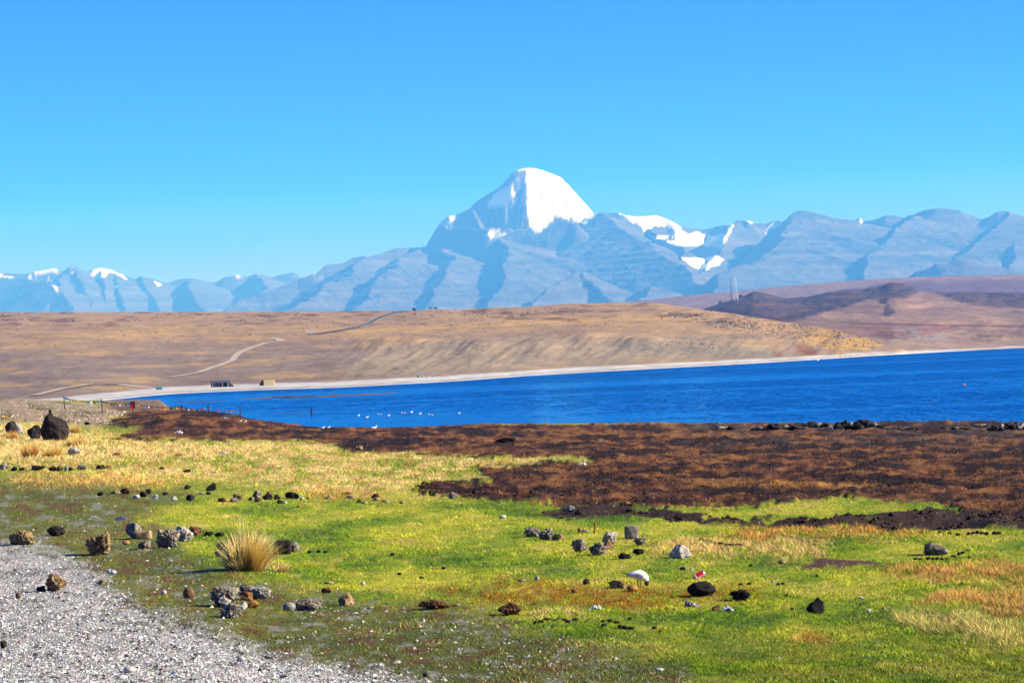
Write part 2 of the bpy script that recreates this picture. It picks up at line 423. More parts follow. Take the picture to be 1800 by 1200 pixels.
# ------------------------------------------------------------------ lake
m, t, p = mat_new('lake_water', 0.12, 0.5)
p.inputs['Base Color'].default_value = (0.0, 0.055, 0.30, 1); p.inputs['Specular IOR Level'].default_value = 0.22
p.inputs['IOR'].default_value = 1.33
na1 = add_noise(t, 1.0, 4, 0.6, (1.3, 0.9, 1), 'Position', 0.3)
na2 = add_noise(t, 1.0, 4, 0.6, (0.32, 0.055, 1), 'Position', 0.8)
na3 = add_noise(t, 1.0, 2, 0.5, (0.004, 0.012, 1), 'Position', 0.8)
at_ = t.nodes.new('ShaderNodeAttribute'); at_.attribute_name = 'tint'
r2 = add_ramp(t, na2.outputs['Fac'], [(0.35, 0.35), (0.65, 1.5)]); r3 = add_ramp(t, na3.outputs['Fac'], [(0.40, 0.35), (0.58, 1.5)])
def vm(op, a, b):
    n = t.nodes.new('ShaderNodeVectorMath'); n.operation = op
    for k, q in enumerate((a, b)):
        if q is None: continue
        if hasattr(q, 'is_output'): t.links.new(q, n.inputs[k])
        else: n.inputs[k].default_value = q
    return n.outputs[0]
v = vm('SUBTRACT', na1.outputs['Color'], (0.5, 0.5, 0.5)); v = vm('MULTIPLY', v, (1.5, 1.9, 0)); v = vm('MULTIPLY', v, r2.outputs[0]); v = vm('MULTIPLY', v, r3.outputs[0]); v = vm('MULTIPLY', v, at_.outputs['Color'])
v = vm('ADD', v, (0, 0, 1)); v = vm('NORMALIZE', v, None)
df = t.nodes.new('ShaderNodeBsdfDiffuse'); df.inputs['Color'].default_value = (0.0, 0.032, 0.165, 1)
gl = t.nodes.new('ShaderNodeBsdfGlossy'); gl.inputs['Color'].default_value = (0.10, 0.50, 0.88, 1); gl.inputs['Roughness'].default_value = 0.16
t.links.new(v, gl.inputs['Normal'])
ms = t.nodes.new('ShaderNodeMixShader'); t.links.new(df.outputs[0], ms.inputs[1]); t.links.new(gl.outputs[0], ms.inputs[2])
fr = t.nodes.new('ShaderNodeFresnel'); fr.inputs['IOR'].default_value = 1.33; t.links.new(v, fr.inputs['Normal'])
t.links.new(fr.outputs[0], ms.inputs[0]); t.links.new(ms.outputs[0], t.nodes['Material Output'].inputs['Surface'])
WATER = m
lk = [(-50, 330), (-75, 360), (-81, 420), (-87, 520), (-95, 700), (100, 900), (600, 2100), (1400, 2600), (1400, 60), (60, 60), (-30, 150)]
lx = np.linspace(-260, 2200, 360); ly = np.concatenate([np.linspace(70, 420, 140)[:-1], np.linspace(420, 2900, 120)])
LX, LY = np.meshgrid(lx, ly)
ls = LY - near_shore(LX / LY); calm = 0.10 + 0.90 * sstep(0, 1, (ls + 26 * fbm2(LX / 50, LY / 60, 3, 6)) / np.interp(LX / LY, [-.19, -.1, 0, .06, .12, .2], [160, 190, 150, 70, 36, 36])) 
calm = calm * (1 + .8 * sstep(350, 1200, LY))
me = mesh_np('lake', np.stack([LX, LY, np.zeros(LX.shape)], -1).reshape(-1, 3), grid_faces(*LX.shape), WATER, np.repeat(calm.reshape(-1, 1), 3, 1))
tag(link('lake', me), 'deep blue wind-rippled lake', None, None, 'structure')

# ------------------------------------------------------------------ tan hills beyond the lake
def prof(pts, a, which=1):
    A, E = curve(pts); return np.interp(a, A, E)
def layer(nc, nr, a0, a1, base, crest, Yb, Yc, back=(1.35, 0.35), nb=10, lead=-1.2, disp=None, power=1.0):
    A = np.linspace(a0, a1, nc)
    eb = base(A); ec = crest(A); yb = Yb(A); yc = Yc(A)
    yc = np.maximum(yc, yb * 1.03)
    T = np.linspace(0, 1, nr)[:, None]
    n_s = max(5, nc // 18) | 1; ecs = ec
    for _ in range(2): ecs = np.convolve(np.pad(ecs, n_s // 2, 'edge'), np.ones(n_s) / n_s, 'valid')
    E = eb + (ecs - eb) * T + (ec - ecs) * T ** 5
    Y = yb * (yc / yb) ** (T ** power)
    E0 = E.copy()
    if disp is not None: E = E + disp(A[None, :] + 0 * T, E, Y, T)
    Z = EYE + E * Y
    # lead-in below the water, back slope behind the crest
    Yl = yb[None, :] * 0.985; Zl = Z[:1] + lead
    tb = np.linspace(0, 1, nb + 1)[1:, None]
    Ybk = Y[-1:] * (1 + (back[0] - 1) * tb); Zbk = Z[-1:] * (1 - (1 - back[1]) * sstep(0, 1, tb)) - tb * 8
    Yf = np.concatenate([Yl, Y, Ybk]); Zf = np.concatenate([Zl, Z, Zbk])
    return Layer(A, Yf, Zf), nb
CREST_A = [(-900, 560), (-500, 553), (0, 549), (300, 548.5), (600, 547.5), (700, 546), (760, 544), (830, 542.5), (900, 540), (1000, 534), (1080, 531.5), (1160, 533.5), (1200, 539), (1300, 553), (1400, 569), (1480, 582), (1540, 598), (1575, 612), (1600, 619), (1700, 612), (2200, 600), (2900, 594)]
CREST_B = [(900, 560), (1000, 556), (1180, 553), (1240, 541), (1275, 530), (1300, 523), (1322, 513), (1340, 514), (1380, 524), (1420, 521), (1450, 515), (1480, 510), (1520, 508), (1545, 503), (1570, 496.5), (1590, 498), (1620, 512), (1660, 514), (1700, 513), (1800, 514), (1950, 505), (2200, 510), (2900, 520)]
CREST_C = [(700, 560), (1000, 545), (1100, 531), (1200, 520), (1300, 511), (1400, 501), (1500, 493), (1600, 487), (1700, 484), (1800, 482), (2000, 480), (2900, 478)]
def dispA(a, e, Y, T):
    px, py = proj(a * Y, Y, EYE + e * Y)
    n = fbm2(px / 210, py / 26, 5, 21)
    m_ = sstep(0.05, 0.25, T) * sstep(1.0, 0.93, T)
    d = (4.5 * n + 1.2 * fbm2(px / 30, py / 7, 3, 3)) * m_
    for (cx, cy, rx, ry, am) in ((1130, 606, 52, 10, 11), (1235, 606, 60, 9, 8), (1320, 603, 50, 11, 8), (1290, 571, 40, 9, 10), (1215, 557, 34, 6, 5), (700, 606, 70, 10, 6), (850, 610, 50, 14, 8), (955, 612, 46, 16, 7), (1030, 600, 34, 14, 6), (640, 640, 60, 8, 4), (1420, 600, 44, 12, 6), (1490, 604, 34, 10, 5), (120, 590, 90, 5, 4), (1120, 575, 120, 10, 5)):
        k = ((px - cx) / rx) ** 2 + ((py - cy) / ry) ** 2
        d = d + am * 1.35 * np.exp(-k) * m_
    d = d + 3.2 * (ridged2((px + 1.6 * py) / 38, py / 40, 4, 24) - .4) * m_ * sstep(560, 640, px) * sstep(585, 600, py) * sstep(1540, 1480, px)
    d = d + sstep(0.93, 1.0, T) * 0.7 * fbm2(px / 25, py * 0, 3, 8)
    return d / FPX
hillA, nbA = layer(900, 190, -0.33, 0.33, lambda a: -EYE / far_shore(a), lambda a: prof(CREST_A, a), far_shore,
              lambda a: np.interp(a, [-0.3, -0.1, 0.0, 0.05, 0.12, 0.16, 0.3], [2900, 2500, 2300, 2200, 1900, 1500, 3000]), disp=dispA, back=(1.3, .3))
XA = hillA.A[None, :] * hillA.Y
pxA, pyA = proj(XA, hillA.Y, hillA.Z)
def colourA(px, py, Y, a):
    n1 = fbm2(px / 190, py / 11, 5, 31); n2 = fbm2(px / 40, py / 4.5, 4, 33); n3 = fbm2(px / 10, py / 2.4, 3, 35)
    up = sstep(648, 575, py + px * 0.012 + 10 * n1)
    c = mix(np.broadcast_to(alb(166, 142, 126), px.shape + (3,)).copy(), alb(200, 162, 116), up)
    c = mix(c, alb(150, 124, 112), sstep(0, .5, n1) * 0.6 * (1 - up * .6))
    c = mix(c, alb(226, 182, 110), sstep(.05, .45, -n1 + .5 * n2) * 0.55)
    c = mix(c, alb(188, 166, 136), sstep(0, 28, polydist(px, py, [(560, 625), (700, 592), (1000, 578), (1250, 575), (1380, 600), (1380, 640), (600, 680)])) * 0.75)
    c = mix(c, alb(160, 148, 128), sstep(0, 14, polydist(px, py, [(1060, 605), (1110, 592), (1180, 600), (1260, 605), (1380, 612), (1380, 636), (1100, 622)])) * 0.8)  # shade of the hill folds, painted into the soil colour
    # golden band under the crest
    c = mix(c, alb(228, 184, 110), sstep(7, 0, np.abs(py - np.interp(px, [600, 700, 850, 1100, 1250], [590, 577, 572, 560, 560]))) * sstep(560, 700, px) * sstep(1240, 1100, px) * .8)
    # shrub-brown patches near the crest, long and flat
    sh = sstep(0.12, 0.42, n2 + 0.35 * fbm2(px / 90, py / 6, 3, 41)) * sstep(0.42, 0.9, sstep(620, 548, py + 0.008 * px))
    c = mix(c, alb(120, 72, 54), sh * 0.75)
    c = mix(c, alb(110, 96, 84), sstep(-.1, .3, n3) * sstep(0, 5, polydist(px, py, [(1236, 572), (1262, 558), (1310, 556), (1345, 570), (1330, 584), (1280, 582)])) * 1.0)
    c = mix(c, alb(90, 84, 84), sstep(.05, .3, n3) * sstep(-2, 4, polydist(px, py, [(1180, 552), (1230, 553), (1270, 566), (1250, 568), (1190, 558)])))
    c = mix(c, alb(214, 168, 86), sstep(-2, 8, polydist(px, py, [(1380, 590), (1420, 570), (1500, 585), (1560, 605), (1540, 622), (1450, 618)])) * sstep(-.4, .1, n2))
    c = mix(c, alb(70, 62, 62), sstep(.25, .45, n3) * sstep(-2, 10, polydist(px, py, [(1320, 570), (1400, 565), (1500, 580), (1580, 605), (1540, 622), (1400, 605)])) * .9)
    c = mix(c, alb(160, 112, 72), sstep(-3, 3, polydist(px, py, [(1398, 606), (1412, 603), (1440, 618), (1430, 626), (1402, 620)])))
    c = mix(c, alb(160, 116, 78), sstep(-3, 3, polydist(px, py, [(1355, 616), (1370, 617), (1378, 628), (1362, 626)])) * .8)
    # eroded gully lines above the beach
    c = mix(c, alb(120, 96, 70), sstep(.1, .35, fbm2((px + 2.2 * py) / 9, py / 5, 3, 44)) * sstep(-2, 10, polydist(px, py, [(440, 668), (560, 655), (700, 640), (740, 655), (600, 672)])) * .8)
    # beach
    ysh = np.interp(px, [p[0] for p in FAR_SHORE], [p[1] for p in FAR_SHORE])
    bw = np.interp(px, [-300, 60, 130, 300, 600, 1000, 1400, 1600, 1900], [7, 9, 14, 12, 11, 10, 7, 5, 4])
    bm = sstep(bw + 1.5, bw - 1.5, ysh - py + 1.2 * n2)
    c = mix(c, alb(236, 230, 226), bm)
    c = mix(c, alb(150, 138, 130), bm * sstep(1.4, .4, np.abs(ysh - py - 3 + n2)) * .6)
    return c * np.array([.80, .82, .84])
tA = colourA(pxA, pyA, hillA.Y, hillA.A)
MAT_HILL = mat_attr('hill_soil', nscale=0.05, detail=10, var=((0.3, 0.8), (0.7, 1.2)), bump=0.9, bscale=0.06, bdist=2.0, stretch=(1, .35, 1))
hillA.build('tan_hills', MAT_HILL, tA, 'broad tan hills with a pale beach beyond the lake')

def dispB(a, e, Y, T):
    px, py = proj(a * Y, Y, EYE + e * Y)
    m_ = sstep(0.03, 0.25, T) * sstep(1.0, 0.95, T)
    return ((7 * ridged2(px / 150, py / 28, 5, 51) - 3) * m_ + sstep(.9, 1, T) * 1.1 * fbm2(px / 22, py * 0, 4, 52)) / FPX
hillB, nbB = layer(560, 150, -0.02, 0.42, lambda a: -EYE / far_shore(a) - 0.0009 * sstep(ae([1575], [620])[0][0], ae([1530], [620])[0][0], a),
              lambda a: prof(CREST_B, a), far_shore,
              lambda a: 4500 + 0 * a, disp=dispB, back=(1.2, .5))
XB = hillB.A[None, :] * hillB.Y
pxB, pyB = proj(XB, hillB.Y, hillB.Z)
def colourB(px, py):
    n1 = fbm2(px / 150, py / 12, 5, 61); n2 = fbm2(px / 34, py / 7, 4, 63); n3 = fbm2(px / 8, py / 3, 3, 65)
    c = mix(np.broadcast_to(alb(142, 114, 100), px.shape + (3,)).copy(), alb(166, 136, 112), sstep(-.2, .4, n1))
    c = mix(c, alb(178, 154, 136), sstep(590, 612, py) * .6)
    c = mix(c, alb(136, 88, 82), sstep(-5, 8, polydist(px, py, [(1460, 575), (1560, 566), (1700, 572), (1640, 588), (1560, 596)])) * .7)
    c = mix(c, alb(156, 150, 150), sstep(-4, 8, polydist(px, py, [(1560, 572), (1640, 574), (1680, 596), (1620, 606), (1580, 600)])) * .7 * sstep(-.3, .2, n2))
    x, y = px + 12 * n2, py + 5 * n1
    dk = sstep(-3, 3, polydist(x, y, [(1200, 560), (1236, 543), (1290, 522), (1330, 508), (1390, 518), (1500, 500), (1580, 490), (1630, 508), (1600, 520), (1540, 524), (1480, 540), (1420, 560), (1380, 566)]))
    dk = np.maximum(dk, sstep(-3, 3, polydist(x, y, [(1640, 512), (1850, 508), (1850, 545), (1760, 540), (1700, 535)])) * .9)
    dk = np.maximum(dk, sstep(-2, 2, polydist(x, y, [(1545, 522), (1568, 522), (1560, 535), (1576, 548), (1560, 557), (1548, 553), (1556, 540)])))
    c = mix(c, alb(84, 66, 72), dk * .92)
    c = mix(c, alb(58, 46, 58), dk * sstep(0, .35, n3 + .6 * n2))
    c = mix(c, alb(132, 100, 84), dk * sstep(.2, .5, -n2) * .5)
    c = mix(c, alb(112, 62, 66), sstep(1.6, .5, np.abs(py - 570.5 - .02 * (px - 1600))) * sstep(1480, 1520, px))
    c = mix(c, alb(84, 72, 74), sstep(.28, .45, n3) * sstep(-3, 8, polydist(px, py, [(1490, 575), (1560, 572), (1680, 580), (1800, 585), (1800, 600), (1560, 600)])) * .85)
    ysh = np.interp(px, [p[0] for p in FAR_SHORE], [p[1] for p in FAR_SHORE])
    c = mix(c, alb(206, 192, 184), sstep(5, 3, ysh - py + 1.0 * n2))
    return c
MAT_HILLB = mat_attr('rocky_hill_soil', nscale=0.03, detail=10, var=((0.3, 0.7), (0.7, 1.3)), bump=1.0, bscale=0.03, bdist=6.0, stretch=(1, .5, 1))
hillB.build('rocky_hills', MAT_HILLB, colourB(pxB, pyB), 'mauve brown hills with dark rocky crests')

def dispC(a, e, Y, T):
    px, py = proj(a * Y, Y, EYE + e * Y)
    return (3.0 * fbm2(px / 120, py / 16, 5, 71) * sstep(0.03, 0.25, T) * sstep(1.0, 0.95, T) + sstep(.9, 1, T) * .6 * fbm2(px / 40, py * 0, 4, 72)) / FPX
hillC, nbC = layer(420, 70, -0.05, 0.45, lambda a: prof([(600, 590), (2900, 560)], a), lambda a: prof(CREST_C, a), lambda a: 5200 + 0 * a, lambda a: 7600 + 0 * a, disp=dispC, back=(1.2, .5))
pxC, pyC = proj(hillC.A[None, :] * hillC.Y, hillC.Y, hillC.Z)
cC = mix(np.broadcast_to(alb(150, 126, 118), pxC.shape + (3,)).copy(), alb(112, 88, 104), sstep(-2, 6, polydist(pxC, pyC + 4 * fbm2(pxC / 40, pyC / 8, 3), [(1450, 512), (1560, 494), (1850, 489), (1850, 520), (1600, 520)])))
cC = mix(cC, alb(130, 100, 110), sstep(.1, .4, fbm2(pxC / 30, pyC / 3, 4, 73)) * .6)
hillC.build('lilac_hills', MAT_HILLB, cC, 'low hazy lilac hills behind the rocky crests')

# shrubs on the hills
def blob_field(name, lay, mat, n, accept, size, label, flat=0.5, squash=1.0):
    P = []
    while len(P) < n:
        px, py = accept()
        P.append(lay.hit(px, py))
    P = np.array(P)
    base = np.array([(1, 0, 0), (0, 1, 0), (-1, 0, 0), (0, -1, 0), (0, 0, 1)], float)
    k = len(base); s = size(P, len(P))
    V = P[:, None, :] + base[None] * (s[:, None, None] * np.array([1.0, 1.0, flat])) * (1 + 0.35 * rng.normal(size=(len(P), k, 1)))
    V[:, :4, 2] = P[:, None, 2] - 0.2 * s[:, None]
    F = np.array([(0, 1, 4), (1, 2, 4), (2, 3, 4), (3, 0, 4)])
    Fa = (np.arange(len(P))[:, None, None] * k + F[None]).reshape(-1, 3)
    me = mesh_np(name, V.reshape(-1, 3), Fa, mat, smooth=False)
    return tag(link(name, me), label, 'shrubs', None, 'stuff')
MAT_SHRUB = mat_plain('shrub_brown', alb(84, 52, 44), 0.95, 0.4, 0.5)
def accA():
    while True:
        px = rng.uniform(-150, 1500); crest = np.interp(px, [p[0] for p in CREST_A], [p[1] for p in CREST_A])
        py = crest + 1 + rng.exponential(16)
        if py > 640: continue
        if fbm2(np.array([px / 90]), np.array([py / 6]), 3, 41)[0] + 0.7 * fbm2(np.array([px / 30]), np.array([py / 3]), 3, 42)[0] > 0.12: return px, py
blob_field('hill_shrubs', hillA, MAT_SHRUB, 2600, accA, lambda P, n: P[:, 1] / FPX * rng.uniform(.8, 3.0, n), 'low dark shrubs dotted over the tan hills', .38)
MAT_ROCKD = mat_plain('dark_scree', alb(70, 64, 66), 0.95, 0.35, 0.5)
def accR():
    spots = ((1290, 568, 34, 7, .35), (1215, 556, 30, 5, .2), (1350, 585, 50, 10, .2), (1440, 592, 60, 12, .35), (1510, 603, 30, 9, .3), (1190, 603, 40, 5, .15), (1250, 608, 40, 6, .12), (845, 612, 14, 5, .05))
    s = spots[rng.choice(len(spots), p=np.array([q[4] for q in spots]) / sum(q[4] for q in spots))]
    return rng.normal(s[0], s[2] * .55), rng.normal(s[1], s[3] * .55)
blob_field('hill_rocks', hillA, MAT_ROCKD, 700, accR, lambda P, n: P[:, 1] / FPX * rng.uniform(.6, 1.9, n), 'dark rocks scattered on the spur above the shore', .8)

# ------------------------------------------------------------------ mountains
def P3(px, py, km):
    a, e = ae([px], [py]); Y = km * 1000; return np.array([a[0] * Y, Y, EYE + e[0] * Y])
RIDGES = []       # (points, slope)
def ridge(pts, slope): RIDGES.append(([P3(*p) for p in pts], slope))
# left distant range
L1 = [(-700, 470), (-500, 485), (-300, 472), (-150, 488), (-60, 478), (0, 476), (22, 480), (45, 482), (60, 477), (95, 471.5), (110, 477), (128, 466), (133, 468), (150, 478), (158, 475), (175, 470.5), (188, 472), (203, 477), (216, 486), (226, 491), (235, 492), (241, 487), (250, 484), (262, 492), (270, 496), (284, 501), (310, 492), (335, 489.5), (345, 491), (375, 497), (393, 489), (418, 483.5), (435, 488), (448, 481.5), (478, 487), (500, 482), (515, 477), (535, 488), (560, 500)]
ridge([(x, y, 33.5) for x, y in L1], 0.95)
for pts in ([(110, 480, 33), (95, 505, 31.5), (70, 540, 30)], [(128, 470, 33.3), (140, 495, 32), (160, 530, 30.5), (170, 560, 29)], [(200, 477, 33.3), (208, 500, 32), (225, 540, 30.5), (235, 565, 29)], [(-20, 484, 32.5), (40, 490, 32), (82, 500, 31), (112, 525, 30), (140, 560, 29)],
            [(250, 485, 33.2), (262, 510, 32), (290, 545, 30.5)], [(330, 490, 33), (345, 520, 31), (370, 560, 29)], [(448, 482, 33), (470, 510, 31), (500, 545, 29)], [(-200, 480, 33), (-170, 520, 31), (-140, 560, 29)], [(175, 475, 33), (183, 505, 31.8), (190, 540, 30.5)]):
    ridge(pts, (0.62, 0.34))
# main massif skyline
ridge([(380, 562, 26), (395, 549, 26), (430, 528, 26.3), (480, 512, 26.6), (530, 493, 27), (555, 482, 27)], 0.6)
ridge([(560, 478, 27.1), (572, 466, 27.2), (600, 462, 27.3), (622, 453.5, 27.4), (636, 450, 27.4)], 1.1)
ridge([(637.5, 449, 27.4), (640, 445.5, 27.4), (642, 449, 27.4)], 4)
ridge([(645, 452, 27.5), (668, 445, 27.6), (692, 436, 27.7), (715, 434.5, 27.8), (752, 433, 27.9), (762, 431, 28)], 1.0)
ridge([(766, 420, 28), (769, 398, 28), (778, 386, 28), (792, 377.5, 28), (800, 376, 28)], 3.2)
ridge([(800, 376, 28.1), (815, 370, 28.1), (830, 362.5, 28.1), (838, 352, 28.1), (860, 338, 28.1), (880, 325, 28.1), (893, 311, 28.1), (903, 300.5, 28.1), (912, 295.5, 28.1), (925, 293.2, 28.1), (938, 293.6, 28.1), (952, 297, 28.1), (968, 303, 28.1), (983, 309, 28.1), (993, 319, 28.1), (1003, 330, 28.1), (1015, 344, 28.1), (1026, 356, 28.1), (1036, 368, 28.1)], 1.75)
ridge([(922, 294, 28.1), (922, 318, 28.0), (924, 345, 27.87), (925, 372, 27.74), (925, 396, 27.62)], 1.7)
ridge([(772, 396, 27.95), (795, 398, 27.6), (830, 400, 27.3), (860, 404, 27.1)], 1.8)
ridge([(830, 366, 28), (838, 385, 27.7), (845, 404, 27.4)], 1.9)
ridge([(850, 402, 27.2), (885, 400, 27.1), (925, 402, 27.05), (965, 396, 27.0), (1000, 388, 27.0), (1015, 394, 26.9)], 1.5)
ridge([(1040, 376, 27.9), (1050, 372, 27.9), (1064, 372.5, 27.8), (1085, 374, 27.8), (1098, 378, 27.9), (1125, 381, 28), (1140, 380, 28.1), (1154, 378, 28.2), (1170, 383, 28.2), (1186, 390, 28.1), (1194, 397, 28.1)], 0.95)
ridge([(1194, 397, 28.2), (1213, 402, 28.6), (1235, 402, 28.8), (1258, 398, 28.8), (1278, 395.5, 28.6), (1284, 399, 28.5), (1296, 391, 27.6), (1306, 387, 27.4), (1316, 387, 27.3), (1326, 393, 27.4), (1345, 393, 27.5), (1356, 389, 27.5), (1367, 387, 27.5), (1382, 393, 27.3)], 1.1)
ridge([(1384, 391, 26.8), (1392, 383, 26.6), (1402, 373, 26.4), (1407, 371, 26.3), (1428, 372.5, 26.3), (1442, 377, 26.4), (1460, 384, 26.5), (1485, 391, 26.7), (1500, 392, 27)], 0.9)
ridge([(1500, 392, 27.5), (1505, 384, 27.6), (1509, 381, 27.6), (1515, 389, 27.6)], 2)
ridge([(1515, 391, 27), (1540, 382, 26.8), (1558, 377.5, 26.7), (1570, 378, 26.7), (1590, 384, 26.7), (1605, 377, 26.4), (1625, 369, 26.2), (1645, 366.5, 26.1), (1668, 367.5, 26.1), (1685, 371, 26.1), (1705, 381, 26.1), (1728, 386, 26.1), (1742, 380, 26), (1755, 375, 26), (1765, 372.5, 26), (1778, 380, 26), (1790, 386, 26), (1810, 386, 26), (1860, 370, 26), (1930, 385, 26), (2000, 372, 26), (2100, 392, 26), (2300, 380, 26), (2600, 400, 26)], 0.85)
for pts, s in (
    ([(640, 452, 27.4), (600, 490, 25.6), (545, 520, 24), (500, 560, 22)], (.48, .30)),
    ([(740, 434, 27.8), (700, 458, 26.5), (655, 500, 24.5), (620, 560, 22)], (.50, .26)),
    ([(770, 432, 27.5), (792, 452, 26.4), (770, 495, 24.4), (735, 560, 21.8)], (.62, .30)),
    ([(880, 416, 27.1), (889, 436, 26.4), (888, 465, 25.2), (880, 500, 23.8), (868, 525, 22.6), (862, 565, 21)], (.78, .24)),
    ([(1020, 479, 22.6), (990, 498, 22), (955, 524, 21.2), (930, 560, 20.3)], (.75, .42)),
    ([(1020, 479, 22.6), (1060, 503, 22), (1085, 530, 21.2), (1100, 560, 20.5)], (.6, .45)),
    ([(1150, 505, 21.6), (1130, 525, 21), (1120, 560, 20)], (.6, .4)),
    ([(1064, 373, 27.7), (1085, 395, 27), (1112, 416, 26.2), (1160, 442, 25), (1215, 482, 23), (1250, 520, 21.5)], (.42, .50)),
    ([(1150, 400, 27.6), (1165, 420, 26.8), (1195, 440, 25.8), (1206, 462, 24.9)], (.8, .6)),
    ([(1306, 388, 27.3), (1285, 415, 26.7), (1268, 440, 26), (1250, 470, 24.8), (1222, 505, 23), (1200, 545, 21)], (.75, .60)),
    ([(1407, 372, 26.3), (1388, 400, 25.6), (1362, 432, 24.6), (1320, 462, 23.3), (1270, 482, 22.3), (1240, 530, 20.8)], (.80, .24)),
    ([(1605, 378, 26.3), (1575, 406, 25.4), (1540, 432, 24.5), (1528, 450, 23.8), (1512, 475, 22.8), (1500, 505, 21.6), (1480, 540, 20.5)], (.85, .24)),
    ([(1765, 373, 26), (1745, 400, 25.2), (1715, 428, 24.2), (1690, 448, 23.4), (1640, 470, 22.6), (1600, 520, 20.5)], (.80, .26)),
    ([(1860, 372, 26), (1820, 405, 25), (1790, 430, 24), (1768, 470, 22.3), (1745, 530, 20)], (.8, .28)),
    ([(1640, 470, 20.6), (1670, 459, 20.4), (1700, 455, 20.3), (1740, 464, 20.3), (1780, 478, 20.3)], (.4, .4)),
    ([(2000, 375, 26), (1960, 430, 24), (1930, 490, 21.5)], (.7, .3)), ([(2200, 385, 26), (2160, 430, 24), (2130, 490, 21.5)], (.7, .3))):
    ridge(pts, s)
NCm, NRm = 1010, 330
Amt = np.concatenate([np.linspace(-0.30, -0.215, 40)[:-1], np.linspace(-0.215, 0.215, NCm - 78), np.linspace(0.215, 0.36, 41)[1:]])
Yv = np.concatenate([np.linspace(17000, 23500, 80)[:-1], np.linspace(23500, 28900, 180)[:-1], np.linspace(28900, 34600, 73)])
Ymt = np.repeat(Yv[:, None], len(Amt), 1); Xmt = Amt[None, :] * Ymt
wxm = 140 * fbm2(Xmt / 1500, Ymt / 1500, 4, 80); wym = 140 * fbm2(Xmt / 1500, Ymt / 1500, 4, 84)
H = np.full(Xmt.shape, -1e9)
for pts, sl_ in RIDGES:
    for p0, p1 in zip(pts[:-1], pts[1:]):
        wq = 1.0 if isinstance(sl_, tuple) else 0.05 if sl_ > 1.4 else 0.12 if sl_ > 0.8 else 1.0
        X = Xmt + wxm * wq; Y = Ymt + wym * wq
        dx, dy = p1[0] - p0[0], p1[1] - p0[1]; L2 = dx * dx + dy * dy + 1e-6
        tt = np.clip(((X - p0[0]) * dx + (Y - p0[1]) * dy) / L2, 0, 1)
        dd = np.hypot(X - p0[0] - tt * dx, Y - p0[1] - tt * dy)
        if isinstance(sl_, tuple):
            q_ = (X - p0[0] - tt * dx) / (dd + 25.0); q_ = np.clip(.5 + .75 * q_, 0, 1); drop = (sl_[0] * (1 - q_) + sl_[1] * q_) * dd
        elif sl_ > 1.4: drop = sl_ * dd * np.where(dd < 330, 0.62 + 0.38 * dd / 330, 1.0)
        else: drop = sl_ * dd
        H = np.maximum(H, p0[2] + tt * (p1[2] - p0[2]) - drop)
# erosion: gullies that deepen down the slopes, thin horizontal ledges
Htop = H.copy()
g = ridged2(Xmt / 620, Ymt / 620, 5, 90)
rel = sstep(100, 700, 2300 - H)
H = H + ((g - 0.35) * 46 + 15 * ridged2(Xmt / 210, Ymt / 260, 3, 91)) * rel * sstep(16500, 19000, Ymt) * (1 - sstep(25500, 27800, Ymt) * .75)
kq = (Amt[None, :] > ae([755], [400])[0][0]) & (Amt[None, :] < ae([1300], [400])[0][0]) & (Ymt > 26500)
pxk = proj(Xmt, Ymt, H)[0]
H = H + np.where(kq, (7 + 12 * sstep(1450, 1600, H) * (pxk < 1050)) * sstep(28090, 27900, Ymt) * np.sin(2 * np.pi * (H + 14 * fbm2(Xmt / 500, Ymt / 500, 3, 92)) / 52.0), 4 * np.sin(2 * np.pi * H / 75.0))
H = np.maximum(H, 20 + 60 * fbm2(Xmt / 3000, Ymt / 3000, 4, 95))
pxt, pyt = proj(Xmt, Ymt, H)
